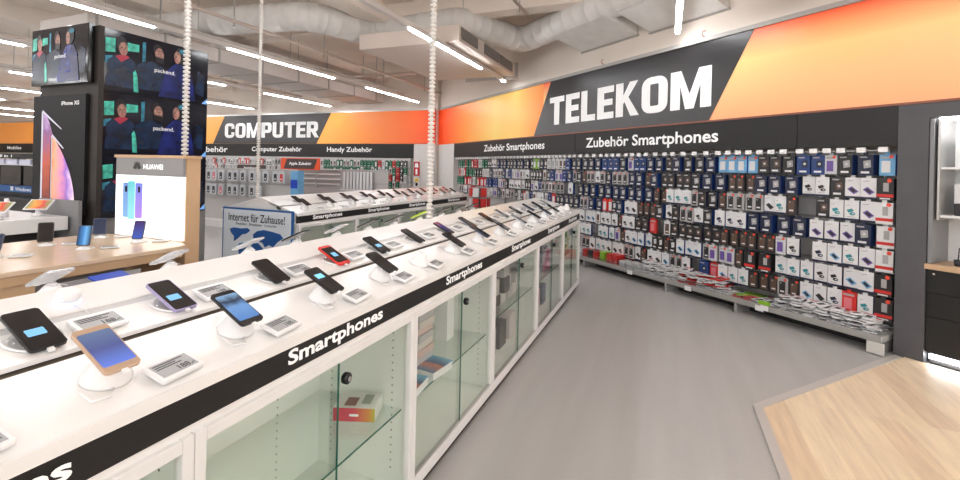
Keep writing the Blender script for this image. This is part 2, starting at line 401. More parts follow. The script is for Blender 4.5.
def pack_mesh(kind, face, side, deco, w, h, d, dot=False):
    """one hanging retail package: card or box with printed front, hang tab"""
    mb = MB(); f, s_ = pi(face), pi(side)
    mb.box(-w/2, w/2, -d/2, d/2, -h, 0, fm=[s_, s_, f, s_, s_, s_])
    mb.box(-.018, .018, -d/2 + .001, -d/2 + .004, 0, .022, m=f)
    y = -d/2 - .0012
    def q(x0, x1, z0, z1, k, dy=0): mb.face([(x0, y - dy, z0), (x1, y - dy, z0), (x1, y - dy, z1), (x0, y - dy, z1)], pi(k))
    def poly(pts, k, dy=0.0004): mb.face([(a, y - dy, b) for a, b in pts], pi(k))
    def disc(cx, cz, r, k, dy=.0004, r2=None): poly([(cx + r * math.cos(2*PI*i/12), cz + (r2 or r) * math.sin(2*PI*i/12)) for i in range(12)], k, dy)
    if kind == 'cable':          # white front, blue lower edge, coiled cable picture
        q(-w/2, w/2, -h, -h + .02, 'navy'); poly([(-w*.34, -h*.48), (w*.02, -h*.40), (w*.16, -h*.52), (-w*.22, -h*.62)], deco); disc(w*.06, -h*.66, w*.20, deco, .0005, w*.13); disc(w*.10, -h*.66, w*.09, 'sl', .0008, w*.05)
        poly([(-.04, -h*.25), (-.015, -h*.22), (-.015, -h*.24), (-.04, -h*.27)], 'gy'); poly([(-w*.3, -h*.80), (w*.2, -h*.80), (w*.2, -h*.83), (-w*.3, -h*.83)], 'gy', .0006)
    elif kind == 'bar':          # white front with a slanted device
        q(-w/2, w/2, -h, -h + .02, 'navy'); poly([(-w*.36, -h*.55), (-w*.06, -h*.42), (w*.40, -h*.66), (w*.08, -h*.80)], deco); poly([(-w*.22, -h*.56), (-w*.05, -h*.49), (w*.24, -h*.65), (w*.06, -h*.72)], 'dk', .0007); poly([(-w*.32, -h*.15), (w*.05, -h*.12), (w*.05, -h*.15), (-w*.32, -h*.18)], 'gy')
    elif kind == 'charger':      # dark front with a small object and label
        poly([(-w*.15, -h*.3), (w*.32, -h*.25), (w*.36, -h*.6), (-w*.1, -h*.66)], deco); q(-w*.3, w*.25, -h*.9, -h*.80, 'wh'); q(-w*.38, w*.1, -h*.15, -h*.08, 'gy')
        disc(w*.1, -h*.45, w*.11, 'sl', .0008)
    elif kind == 'case':         # clear pack around a dark phone case
        poly([(-w*.32, -h*.92), (w*.30, -h*.92), (w*.30, -h*.2), (-w*.32, -h*.2)], deco); disc(-w*.15, -h*.30, w*.07, 'gy', .0008); q(-w*.2, w*.2, -h*.8, -h*.72, 'wh', .0008)
    elif kind == 'band':         # box with a red stripe
        q(-w/2, w/2, -h*.86, -h*.72, 'rd'); poly([(-w*.1, -h*.2), (w*.22, -h*.2), (w*.22, -h*.6), (-w*.1, -h*.6)], deco); q(-w*.3, w*.3, -h*.96, -h*.90, 'wh')
    elif kind == 'glassy':       # flat screen protector pack
        q(-w*.36, w*.2, -h*.85, -h*.3, deco); q(-w*.4, w*.35, -h*.2, -h*.1, 'gy')
    if dot: disc(w*.26, -h*.10, w*.14, 'or', .0014, w*.14)
    return mb.mesh('package', PM)
V = {  # name -> (object kind, look, meshes)
}
def addv(key, kindname, look, *a, **k):
    a = list(a); a[4] *= 1.1; a[5] *= 1.09; V[key] = (kindname, look, pack_mesh(*a, **k), a)
addv('cw1', 'cable_pack', 'white cable pack with dark coil', 'cable', 'wh', 'navy', 'dk', .108, .178, .035)
addv('cw2', 'cable_pack', 'white cable pack with blue edge', 'cable', 'wh', 'blue', 'navy', .112, .182, .05)
addv('cw3', 'cable_pack', 'white cable pack with teal picture', 'cable', 'wh', 'blue', 'tl', .108, .176, .03)
addv('bw1', 'cable_pack', 'white pack with slanted violet device', 'bar', 'wh', 'navy', 'vi', .11, .180, .03)
addv('bw2', 'cable_pack', 'white pack with slanted black device', 'bar', 'wh', 'gy', 'dk', .105, .178, .04)
addv('bw3', 'cable_pack', 'white pack with slanted blue device', 'bar', 'wh', 'blue', 'lb', .108, .180, .03)
addv('cd1', 'charger_box', 'dark charger box with blue side', 'charger', 'dk', 'blue', 'gy', .108, .176, .13)
addv('cd2', 'charger_box', 'navy charger box', 'charger', 'navy', 'blue', 'gy', .11, .178, .11)
addv('cd3', 'charger_box', 'black charger box', 'charger', 'dk', 'navy', 'br', .105, .172, .06)
addv('cd4', 'charger_box', 'royal blue box with pale picture', 'glassy', 'lb', 'rb', 'wh', .105, .176, .07, dot=True)
addv('ca1', 'case_pack', 'grey phone case pack with red dot', 'case', 'gy', 'sl', 'dk', .088, .172, .02, dot=True)
addv('ca2', 'case_pack', 'dark phone case pack with red dot', 'case', 'dk', 'dk', 'br', .09, .172, .04, dot=True)
addv('ca3', 'case_pack', 'pale phone case pack', 'case', 'wh', 'sl', 'gy', .088, .170, .025)
addv('gp1', 'case_pack', 'silver screen protector pack with red dot', 'glassy', 'sl', 'gy', 'vi', .092, .172, .02, dot=True)
addv('ba1', 'charger_box', 'black box with red stripe and dot', 'band', 'dk', 'dk', 'gy', .115, .180, .10, dot=True)
addv('ba2', 'charger_box', 'white box with red stripe and dot', 'band', 'wh', 'gy', 'gy', .115, .180, .06, dot=True)
addv('rd1', 'charger_box', 'plain red box', 'glassy', 'rd', 'rd', 'pk', .105, .175, .03)
addv('bl1', 'charger_box', 'plain blue box', 'charger', 'blue', 'blue', 'navy', .108, .178, .08)
addv('gn1', 'cable_pack', 'dark green pack', 'case', 'gr', 'gr', 'wh', .09, .172, .04)
addv('gn2', 'cable_pack', 'lime green pack', 'glassy', 'lg', 'lg', 'wh', .10, .172, .04)
addv('gn3', 'cable_pack', 'green pack with small print', 'charger', 'gr', 'gr', 'gr', .10, .176, .04)
addv('rd3', 'case_pack', 'red pack with dark print', 'charger', 'rd', 'rd', 'dk', .10, .176, .04)
addv('rd2', 'case_pack', 'dark red pack', 'case', 'rd', 'rd', 'wh', .09, .172, .04)
addv('wk1', 'case_pack', 'white pack with brown case', 'case', 'wh', 'gy', 'br', .088, .172, .03)
addv('bk1', 'charger_box', 'black narrow pack', 'charger', 'dk', 'dk', 'wh', .085, .172, .04)
def W2(lx, ly, z): return (WP[0] + lx*math.cos(WA) - ly*math.sin(WA), WP[1] + lx*math.sin(WA) + ly*math.cos(WA), z)
def palette(s, row):
    if s > 7.6: return ['gn3', 'gn3', 'rd3', 'wk1', 'bk1', 'ca3', 'ca3', 'ca1', 'rd2', 'cw1']
    if s > 4.6:
        if row < 2: return ['cd1', 'bl1', 'bl1', 'ca3', 'bk1', 'wk1', 'cd2', 'bw2', 'cd3', 'gn2' if row == 0 else 'gp1']
        return ['ca3', 'gp1', 'wk1', 'cw1', 'cd2', 'bk1', 'ca1', 'bl1', 'rd2', 'bw2']
    if row == 0: return ['cd1', 'cd1', 'cd2', 'bl1', 'cd1', 'cd2', 'cd3', 'gp1']
    if row == 1: return ['cd1', 'cd3', 'cw1', 'cd2', 'ca1', 'ca1', 'ca2', 'cd2', 'bw2', 'cd1']
    if row == 2: return ['cw1', 'cw3', 'bw2', 'ca2', 'ca1', 'cd1', 'cd2', 'cw2', 'ca2', 'cd3']
    if row == 3: return ['cw1', 'cd3', 'cd1', 'ca1', 'ca2', 'bw2', 'cw2', 'bk1', 'cd2']
    if row == 4: return ['cw1', 'cw2', 'bw2', 'bw3', 'ca2', 'ca1', 'wk1', 'cd3', 'ca2', 'gp1']
    if row == 5: return ['cw1', 'bw3', 'bw2', 'cw3', 'ca2', 'ca2', 'ca1', 'bk1', 'gp1']
    return ['cw1', 'bw2', 'cw2', 'ca1', 'ca2', 'bw3', 'bw2', 'cw3']
FIX = {(0, 0): 'cd4', (1, 0): 'ba1', (2, 0): 'ba2', (3, 0): 'ba2', (4, 0): 'ba2', (5, 0): 'ba1', (6, 0): 'ba1',
       (1, 1): 'bw1', (2, 1): 'bw1', (2, 2): 'cw3', (2, 3): 'cw3', (3, 1): 'cd2', (3, 2): 'bw1', (4, 1): 'bw1', (4, 2): 'cw3', (4, 3): 'bw3', (5, 1): 'bw3', (5, 2): 'bw3',
       (6, 2): 'rd1', (6, 1): 'cw3', (6, 14): 'rd1', (6, 15): 'bl1', (0, 1): 'cd2', (4, 22): 'rd1', (3, 26): 'rd2', (5, 8): 'ba1', (5, 9): 'ba1', (4, 9): 'ca2', (4, 10): 'ca2', (5, 10): 'ca2', (6, 8): 'ca2', (6, 9): 'ca2', (0, 9): 'cd4', (0, 10): 'cd4', (0, 11): 'cd4', (0, 12): 'cd4'}
SHARE = {'cable_pack': 'packs', 'charger_box': 'boxes', 'case_pack': 'cases'}
hook_n = 0; hooks_rest = MB()
top_tags = 0
hookm = MB().box(-.0025, .0025, 0.0, 1.0, 0, .005).mesh('hook', chrome)
rnd = random.Random(3)
for r, zt_ in enumerate(ROWS):
    x = -0.095; col = 0
    while x > -9.2:
        s = -x
        if s > 4.4 and r > 3: break
        key = FIX.get((r, col)) or rnd.choice(palette(s, r))
        if col > 0 and (r, col) not in FIX and rnd.random() < .35: key = last
        last = key
        kname, look, me, a = V[key]
        w, d = a[4], a[6]
        if d > .09 and s < 4.4 and col: x -= .035
        if rnd.random() < (.04 if s < 4.4 else .02) and (r, col) not in FIX:
            x -= .125; col += 1; continue
        yb = 0.06 + rnd.uniform(-.01, .03)                     # depth of the pack's front
        ln = .345 - (yb - .02)
        px = x - w/2 + .055
        o = bpy.data.objects.new(kname, me); C.objects.link(o)
        o.location = W2(px, yb + d/2, zt_); o.rotation_euler = (0, 0, WA + rnd.uniform(-.04, .10 if s < 6 else .04))
        tag(o, '%s, slanted rack row %s, %s from right' % (look, NUM[r], nth(col)), 'package', 'accessory %s hanging on the slanted rack' % SHARE[kname])
        if hook_n < 100 and s < 3.6:
            h = bpy.data.objects.new('hook', hookm); C.objects.link(h); h.parent = rack
            h.location = (px, yb - .012, zt_ + .013); h.scale = (1, .345 - yb + .012, 1); hook_n += 1
        else:
            hooks_rest.box(px - .0025, px + .0025, yb - .012, .345, zt_ + .013, zt_ + .018)
        if r == 0 and top_tags < 70:
            MB().box(px - .035, px + .035, -0.02, -0.014, 1.778, 1.823).build('price_card', whitep, rack); top_tags += 1
        x -= w + (.008 if s < 4.4 else .014); col += 1
o = hooks_rest.build('hooks', chrome, rack); tag(o, kind='stuff')
MB().box(-9.25, -0.05, -0.010, -0.004, 1.79, 1.797).build('card_rail', steel, rack)
# piles on the base shelf
def pouch(w, l, h, face, deco, cls):
    mb = MB(); f = pi(face)
    mb.prism(rrect(w, l, .008, 2), 'z', 0, h, m=f)
    mb.face([(-w*.32, -l*.25, h + .0005), (w*.1, -l*.3, h + .0005), (w*.3, l*.05, h + .0005), (-w*.1, l*.15, h + .0005)], pi(deco))
    mb.face([(-w*.4, l*.28, h + .0005), (w*.4, l*.28, h + .0005), (w*.4, l*.4, h + .0005), (-w*.4, l*.4, h + .0005)], pi(cls))
    return mb.mesh('pouch', PM)
PO = {'wb': ('white packet with black picture', pouch(.10, .17, .012, 'wh', 'dk', 'dk')),
      'wr': ('white packet with red print', pouch(.10, .17, .012, 'wh', 'dk', 'rd')),
      'wg': ('white packet with grey print', pouch(.10, .16, .010, 'wh', 'gy', 'gy')),
      'rd': ('red packet', pouch(.10, .16, .014, 'rd', 'dk', 'wh')),
      'dk': ('black packet', pouch(.10, .16, .014, 'dk', 'gy', 'rd')),
      'gn': ('lime green packet', pouch(.10, .16, .016, 'lg', 'lg', 'wh')),
      'bl': ('white and blue packet', pouch(.10, .17, .014, 'wh', 'blue', 'navy')),
      'pk': ('bright pink red packet', pouch(.10, .16, .014, 'rd', 'pk', 'pk'))}
zones = [(0.10, 0.95, ['wr', 'wr', 'wr', 'wb'], 7, 1), (0.95, 1.2, ['wb', 'rd', 'wr'], 2, 1), (1.2, 1.55, ['bl', 'rd', 'gn'], 2, 1), (1.55, 2.15, ['wr', 'wr', 'rd', 'wb'], 8, 1),
         (2.15, 2.75, ['wb', 'wb', 'wb', 'wr'], 8, 1), (2.75, 3.2, ['wg', 'wg', 'wb'], 5, .15), (3.2, 3.45, ['pk'], 8, .1), (3.45, 3.62, ['gn'], 8, .1), (3.62, 4.0, ['rd', 'dk'], 7, .1), (4.0, 4.7, ['wb', 'bl', 'wb'], 5, 1)]
pn = 0
for (a, b, ks, lay, mess) in zones:
    n = max(1, int((b - a) / .115)); stp = (b - a) / n
    for i in range(n):
        for dpt in (0, 1):
            z = .167
            for L in range(lay if dpt == 0 else max(1, lay - 4)):
                k = rnd.choice(ks) if mess == 1 or len(ks) > 2 else ks[(i) % len(ks)]
                look, me = PO[k]
                o = bpy.data.objects.new('packet', me); C.objects.link(o)
                px = -(a + stp * (i + .5)) + rnd.uniform(-.02, .02) * mess
                if px > -.13: px = -.13
                o.location = W2(px, -.02 + dpt * .19 + rnd.uniform(-.015, .015) * mess, z)
                tl = rnd.uniform(-.15, .15) * mess if L > 0 else 0
                o.rotation_euler = (tl, tl * .5, WA + rnd.uniform(-.7, .7) * (mess if mess == 1 else .05))
                z += (.017 if mess < 1 else .0165) + abs(tl) * .05
                place = 'front' if dpt == 0 else 'back'
                tag(o, '%s, %s from bottom, %s %s pile from right' % (look, nth(L), nth(pn), place), 'packet', 'packets piled on the base shelf')
        pn += 1
t = thing('price_flag', 'lime green price flag clipped to the base shelf front edge', 'sign', W2(-1.02, -.166, .12), WA)
MB().box(-.06, .06, -.006, -.001, .06, .10).build('flag', pc['lg'], t)
MB().box(-.035, .045, -.006, -.001, 0.0, .055).build('card', whitep, t)

# ------------------------------------------------------------------ display islands
SL = 0.15 / 0.57                                    # rise of the sloped counter top
def phone_meshes(): pass
PW, PL, PT = .074, .148, .009
bodym = {}
def make_phone(body, scr, widget=None, w=PW, l=PL):
    """phone lying in local x-y plane, screen up, top edge at +y"""
    r = thing('smartphone', 'x', 'smartphone')
    MB().prism(rrect(w, l, .010), 'z', 0, PT).build('phone_body', body, r, .0012)
    s = MB().prism(rrect(w - .007, l - (.007 if widget != 'framed' else .034), .006), 'z', PT - .0005, PT + .0006).build('screen', scr, r)
    if widget and widget != 'framed':
        MB().prism(rrect(w*.5, l*.17, .003), 'z', PT + .0006, PT + .0010, ).build('lit_widget', widget, s, loc=(-w*.05, -l*.1 if widget is not mat('widget cyan') else l*.15, 0))
    MB().box(-.006, .006, -l/2 - .012, -l/2 + .004, .001, .007).build('cable_plug', whitep, r)
    return r
wblue = mat('widget blue', (110, 170, 220), .3, emit=.5)
wcyan = mat('widget cyan', (120, 200, 235), .3, emit=.5)
sb = ramp_mat('screen blue photo', 'Y', [(0, (70, 110, 170)), (.5, (90, 130, 180)), (.7, (40, 50, 70)), (1, (130, 170, 210))], lo=-.07, hi=.07, emit=.45, noise=.2, nscale=60, rough=.15)
sg = ramp_mat('screen violet blue', 'Y', [(0, (90, 120, 210)), (.5, (70, 80, 130)), (1, (90, 110, 140))], lo=-.07, hi=.07, emit=.4, rough=.15)
sv = ramp_mat('screen pink violet', 'Y', [(0, (30, 28, 36)), (.55, (60, 60, 130)), (1, (150, 80, 90))], lo=-.07, hi=.07, emit=.15, rough=.15)
scrb = mat('screen off', (34, 32, 34), .1)
gold = mat('gold body', (206, 176, 150), .3, metal=.4); redb = mat('red body', (214, 40, 32), .35); blkb = mat('black body', (26, 26, 30), .25)
silb = mat('silver body', (200, 202, 206), .25, metal=.4); blub = mat('blue grey body', (58, 70, 96), .3); limb = mat('lime body', (196, 226, 40), .35); lilb = mat('lilac body', (170, 160, 200), .3)
protos = {'gold': make_phone(gold, sg, 'framed'), 'black': make_phone(blkb, scrb), 'cyan': make_phone(blkb, scrb, wcyan), 'widget': make_phone(lilb, scrb, wblue), 'widget2': make_phone(blkb, scrb, wblue),
          'photo': make_phone(blkb, sb, 'framed', .076, .15), 'red': make_phone(redb, scrb, 'framed'), 'silver': make_phone(silb, scrb), 'blue': make_phone(blub, scrb), 'lime': make_phone(limb, scrb), 'pink': make_phone(blkb, sv)}
for ch in kids(protos['red']):
    if ch.name.startswith('screen'):
        MB().prism(rrect(.028, .03, .002), 'z', PT + .0006, PT + .001).build('lit_widget', wblue, ch)
LOOK = {'gold': 'gold phone with violet blue screen', 'black': 'black phone with dark screen', 'cyan': 'black phone with cyan widget', 'widget': 'lilac edged phone with blue widget', 'widget2': 'black phone with blue widget',
        'photo': 'black phone with blue photo screen', 'red': 'bright red phone', 'silver': 'silver edged phone', 'blue': 'blue grey phone', 'lime': 'lime yellow phone', 'pink': 'phone with pink and violet screen'}
used = set()
def inst(d, key):
    if key not in used: used.add(key); return d[key]
    return copy_tree(d[key])
def make_cone():
    r = thing('phone_stand', 'x', 'phone stand')
    MB().lathe([(.050, 0), (.050, .006), (.046, .012), (.036, .035), (.026, .055), (.022, .060)], 24).build('cone_base', whitep, r)
    M_ = Matrix.Translation((0, 0, .058)) @ Matrix.Rotation(0, 4, 'Y')
    MB().lathe([(.016, 0), (.014, .014)], 16, M=M_).build('neck', whitep, r)
    MB().tube([(.048, -.01, .004), (.075, -.03, .006), (.07, -.065, .008), (.03, -.075, .018)], .0022, 6).build('cable', whitep, r)
    return r
def make_cradle():
    r = thing('phone_holder', 'x', 'phone holder')
    # clear curved arm and a white coiled cable on the counter
    pts = [(.055 * math.cos(a), .062 * math.sin(a), .004) for a in [math.radians(-200 + 14 * k) for k in range(20)]]
    MB().tube(pts, .003, 6).build('cable', whitep, r)
    MB().lathe([(.045, 0), (.045, .004), (.03, .006)], 22).build('base_disc', cleara, r)
    MB().box(-.008, .008, -.022, .022, .0062, .024).build('arm', mat('clear arm', (225, 226, 228), .2), r, .003)
    return r
P_ST = {'cone': make_cone(), 'cradle': make_cradle()}
def make_tag(w, l):
    r = thing('price_display', 'x', 'price tag')
    MB().prism(rrect(w, l, .005, 2), 'z', 0, .010).build('frame', whitep, r, .0015)
    s = MB().box(-w*.42, w*.42, -l*.36, l*.36, .0098, .0108).build('display', eslm, r)
    M_ = Matrix(((1, 0, 0, 0), (0, 0, 1, 0), (0, -1, 0, 0.0), (0, 0, 0, 1)))
    mb = MB()
    for k, (a, b) in enumerate(((-.38, .3), (-.38, .1), (-.38, .2))):
        z = l * (.24 - .10 * k); mb.face([(w*a, z, .0112), (w*b, z, .0112), (w*b, z + l*.05, .0112), (w*a, z + l*.05, .0112)])
    mb.build('print', eslt, s)
    # large price figures
    M2 = Matrix.Rotation(-PI/2, 4, 'X')
    text('188.-', w*.0, w*.38, -l*.30, -l*.06, -.0112, eslt, s, .02, 'price', M=M2)
    return r
P_TAG = {'tag': make_tag(.112, .072)}
def lay(o, x, y, z, pitch, rz):
    """put on a slope: local y points up the slope"""
    o.location = (x, y, z); o.rotation_euler = (Matrix.Rotation(rz, 3, 'Z') @ Matrix.Rotation(pitch, 3, 'X')).to_euler()
slope_a = math.atan(SL)
def surf(d): return 1.02 + d * SL                    # height of the slope d metres in from the front edge

def island_top(x_edge, y0, y1, name_label, band_label, words, side=+1, both=True):
    """ridge-shaped counter top; local frame: x along the counter, y into it, z up; front edge faces +X in the world"""
    t = thing('counter_top', name_label, 'counter', (x_edge, y0, 0), PI / 2)
    L = y1 - y0
    def slab(d0, d1, th, lift, nm, m, x0=0, x1=None, flip=False):
        x1 = L if x1 is None else x1
        a = [(d0, surf(d0) + lift - th), (d1, surf(d1) + lift - th), (d1, surf(d1) + lift), (d0, surf(d0) + lift)]
        if flip: a = [(1.14 - p[0], p[1]) for p in a][::-1]
        return MB().prism(a, 'x', x0, x1).build(nm, m, t)
    slab(0.0, .238, .03, 0, 'lower_tier', white)
    slab(.2385, .30, .03, -.012, 'groove', darkg)
    slab(.264, .395, .011, .006, 'upper_tier', white)
    slab(.395, .425, .028, .003, 'rail', stripm)
    slab(.425, .57, .03, .006, 'ridge_tier', white)
    slab(0.0, .57, .03, 0.0, 'back_slope', white, flip=True)
    # divider lines of the rail
    band = MB().box(-.002, L + .002, 0.003, .020, .915, 1.0).build('band', black, t)
    MB().box(-.004, L + .004, -.002, .024, 1.0, 1.022).build('edge_strip', white, t)
    MB().box(-.004, L + .004, .006, .05, .895, .914).build('under_rail', whitem, t)
    for a in words: text('Smartphones', a - y0 - .25, a - y0 + .25, .925, .985, -.0015, lettr, band, .03)
    # gable ends
    for x in (0.0, L - .02):
        MB().prism([(.02, .90), (1.12, .90), (1.12, 1.0), (.57, 1.145), (.02, 1.0)], 'x', x, x + .02).build('gable_panel', whitem, t)
    return t
isl1 = island_top(-1.05, -.35, 6.10, 'long white ridge-shaped counter top with black Smartphones band in the foreground', '', [.28, 1.325, 2.40, 3.49, 4.61, 5.62])
isl2 = island_top(-3.66, 3.84, 6.86, 'white ridge-shaped counter top with black band on the far island', '', [4.32, 5.35, 6.4])
isl3 = island_top(-3.66, 6.92, 8.35, 'short white counter top section at the end of the far island', '', [7.75])

def cabinet(x, y0, y1, label, contents=None, knob=True, shelf_z=.45, simple=False, back=True):
    """glass fronted cabinet under the counter; front faces +X. local x along, y in, z up"""
    t = thing('display_cabinet', label, 'cabinet', (x, y0, 0), PI / 2)
    L = y1 - y0; D = 1.08
    f = MB(); f.box(0, .03, 0, .03, .07, .895); f.box(L - .03, L, 0, .03, .07, .895); f.box(.03, L - .03, 0, .03, .862, .895); f.box(.03, L - .03, 0, .035, .07, .125)
    f.build('front_frame', whitem, t, .002)
    MB().box(.03, L - .03, .004, .026, .125, .136).build('door_track', alu, t)
    s = MB(); s.box(0, .018, .031, .53, .07, .893); s.box(L - .018, L, .031, .53, .07, .893)
    s.build('side_panels', inner, t)
    MB().box(.018, L - .018, .515, .53, .07, .893).build('back_panel', inner, t)
    MB().box(.018, L - .018, .036, .515, .09, .105).build('bottom_panel', inner, t)
    MB().box(.0, L, .04, 1.02, .0, .068).build('plinth', mat('dark brown plinth', (62, 52, 48), .5), t)
    if not simple:
        hp = MB()
        for xx in (.0182, L - .0182):
            for yy in (.10, .44):
                for k in range(20):
                    z = .18 + k * .034; hp.box(xx - .0006, xx + .0006, yy - .003, yy + .003, z - .003, z + .003)
        for xx in (L*.27, L*.73):
            for k in range(20):
                z = .18 + k * .034; hp.box(xx - .003, xx + .003, .5144, .515, z - .003, z + .003)
        hp.build('pin_holes', mat('pin holes', (110, 110, 104), .6), t)
    m = L / 2
    d1 = MB().box(.03, m + .012, .006, .012, .130, .868).build('glass_door', glassm, t)
    d2 = MB().box(m - .012, L - .03, .017, .023, .130, .868).build('glass_door', glassm, t)
    MB().box(m + .0121, m + .0145, .0055, .0125, .130, .868).build('green_edge', greenedge, d1)
    if knob:
        lk = MB(); lk.lathe([(.016, 0), (.020, .004), (.020, .020), (.016, .024)], 18, M=Matrix.Translation((m + .035, .004, .80)) @ Matrix.Rotation(PI/2, 4, 'X'))
        l = lk.build('lock', blackg, d1)
        MB().lathe([(.009, 0), (.009, .003)], 14, M=Matrix.Translation((m + .035, -.0205, .80)) @ Matrix.Rotation(PI/2, 4, 'X')).build('lock_core', chrome, l)
    if shelf_z:
        g = MB().box(.02, L - .02, .05, .505, shelf_z, shelf_z + .007).build('glass_shelf', shelfglass, t)
        MB().box(.02, L - .02, .0475, .0498, shelf_z, shelf_z + .007).build('green_edge', greenedge, g)
    # rear half of the island (closed box)
    if back: MB().box(.0, L, .532, 1.07, .07, .893).build('rear_carcass', whitem, t)
    return t
CAB = [-.29, .775, 1.82, 2.865, 3.99, 5.08, 6.10]
clab = ['nearest glass cabinet of the front island, at the photo bottom left', 'glass cabinet holding one colourful box on its shelf, front island', 'glass cabinet with stacked magazines and books inside, front island',
        'glass cabinet with grey and white boxes, third from the far end', 'glass cabinet with blue and pink packs, next to last of front island', 'farthest glass cabinet of the front island, with green packs']
for i in range(6):
    cabinet(-1.04, CAB[i] + .001, CAB[i+1] - .001, clab[i], shelf_z=[.45, .45, .45, .50, .50, .55][i])
C2 = [3.86, 4.86, 5.86, 6.86]
for i in range(3): cabinet(-3.65, C2[i] + .001, C2[i+1] - .001, ['nearest', 'middle', 'third'][i] + ' glass cabinet under the far island counter', simple=True, shelf_z=.5)
for i in range(1): cabinet(-3.65, 6.93, 8.34, 'long glass cabinet under the short end section of far island', simple=True, shelf_z=.5)

def boxthing(name, label, cat, loc, rz, w, d, h, mats, fm, group=None, deco=None):
    o = MB().box(-w/2, w/2, -d/2, d/2, 0, h, fm=fm).build(name, mats, None, .001)
    o.location = loc; o.rotation_euler = (0, 0, rz); tag(o, label, cat, group)
    return o
# colourful phone box in second cabinet
t = thing('product_box', 'small colourful box with pink front and white lid on the glass shelf', 'box', (-1.24, 1.69, .4575), .36)
MB().box(-.09, .09, -.07, .07, 0, .058).build('carton', [mat('box white', (232, 232, 226), .4), ramp_mat('box pink front', 'X', [(0, (214, 60, 80)), (.5, (226, 70, 90)), (.85, (230, 150, 60)), (1, (200, 200, 70))], lo=-.09, hi=.09)], t, .001).data
for ch in kids(t):
    for p in ch.data.polygons:
        if p.normal.y < -.9: p.material_index = 1
    MB().box(-.05, 0.0, -.05, .02, .0582, .059).build('picture', mat('brown picture', (130, 80, 70), .4), ch)
    MB().box(.02, .06, -.03, .05, .0582, .059).build('picture', mat('green grey picture', (150, 160, 140), .4), ch)
    MB().prism([(a, b + .028) for a, b in rrect(.04, .010, .004)], 'y', -.0714, -.0708).build('pale_mark', lettr, ch)
# magazines and books in the third cabinet
sp = [mat('mag pale', (222, 214, 208), .5), mat('mag grey', (196, 194, 196), .5), mat('mag pink', (222, 196, 190), .5)]
for k in range(9):
    boxthing('boxed_phone', 'pale flat carton, %s from the bottom of the tall cabinet stack' % nth(k), 'box', (-1.30 + rnd.uniform(-.01, .01), 2.22, .458 + k*.0385), PI/2 + rnd.uniform(-.03, .03), .17, .20, .037, [sp[k % 3], mat('mag top', (70, 80, 96), .4)], [0, 1 if k == 8 else 0, 0, 0, 0, 0], 'cartons stacked in the third cabinet')
covers = [('lower blue book with pale pages lying on glass shelf', (-1.15, 1.96, .4575), .1, (60, 110, 150)), ('blue and orange book in front of the carton stack', (-1.14, 2.20, .4575), -.12, (90, 120, 150))]
for lb, loc, rz, c in covers:
    t = thing('book', lb, 'book', loc, PI/2 + rz)
    MB().box(-.09, .09, -.065, .065, 0.002, .038).build('pages', whitep, t)
    cv = MB().box(-.092, .092, -.067, .067, .038, .041).build('cover', ramp_mat('cover', 'X', [(0, c), (.4, (200, 120, 90)), (.6, (60, 90, 130)), (1, (120, 190, 220))], lo=-.09, hi=.09, noise=.5, nscale=14), t)
    MB().box(-.092, .092, -.067, .067, 0, .0019).build('back_cover', whitep, t)
boxthing('product_box', 'tall white carton standing at the right in the book cabinet', 'box', (-1.30, 2.66, .458), PI/2, .10, .08, .27, [whitep], [0]*6)
# cabinets four to six: cartons
cols = [[(220, 206, 204), (226, 222, 220), (205, 200, 200), (190, 186, 186), (60, 56, 58)], [(60, 80, 120), (220, 120, 150), (190, 190, 200), (50, 60, 90), (214, 150, 170)], [(130, 190, 80), (170, 210, 110), (220, 210, 120), (120, 170, 90), (60, 80, 60)]]
names4 = ['pinkish', 'pale', 'light grey', 'grey', 'dark']; names5 = ['dark blue', 'pink', 'silvery', 'navy', 'rose']; names6 = ['green', 'light green', 'yellowish', 'leaf green', 'dark green']
for ci, (y0, y1, sz) in enumerate(((2.93, 3.93, .508), (4.05, 5.02, .508), (5.14, 6.04, .558))):
    nm = [names4, names5, names6][ci]
    n = 7; st = (y1 - y0) / n
    for i in range(n):
        hgt = 0
        for L in range(2 if (i + ci) % 3 else 3):
            c = (i * 2 + L * 3 + ci) % 5; h = rnd.choice([.08, .10, .12]) * (.8 if L == 2 else 1)
            if hgt + h > .31: break
            boxthing('product_box', '%s carton, %s up in %s pile from the left of %s cabinet' % (nm[c], ORD[L], nth(i), ['grey-white', 'blue-pink', 'green'][ci]), 'box',
                     (-1.24 + rnd.uniform(-.02, .02), y0 + st * (i + .5), sz + hgt), PI/2 + rnd.uniform(-.05, .05), st * .8, .16, h - .001, [mat('carton %d %d' % (ci, c), cols[ci][c], .4)], [0]*6, 'cartons in the %s cabinet' % ['fourth', 'fifth', 'sixth'][ci])
            hgt += h
    if ci != 2:
        for i in range(4):
            c = (i + 2) % 5
            boxthing('product_box', '%s carton, %s from the left on the %s cabinet floor' % (nm[c], ORD[i], ['grey-white', 'blue-pink'][ci]), 'box', (-1.30, y0 + (i + .5) * (y1 - y0) / 4, .106), PI/2, .16, .18, .20, [mat('carton %d %d' % (ci, c))], [0]*6, 'cartons on the cabinet floors')

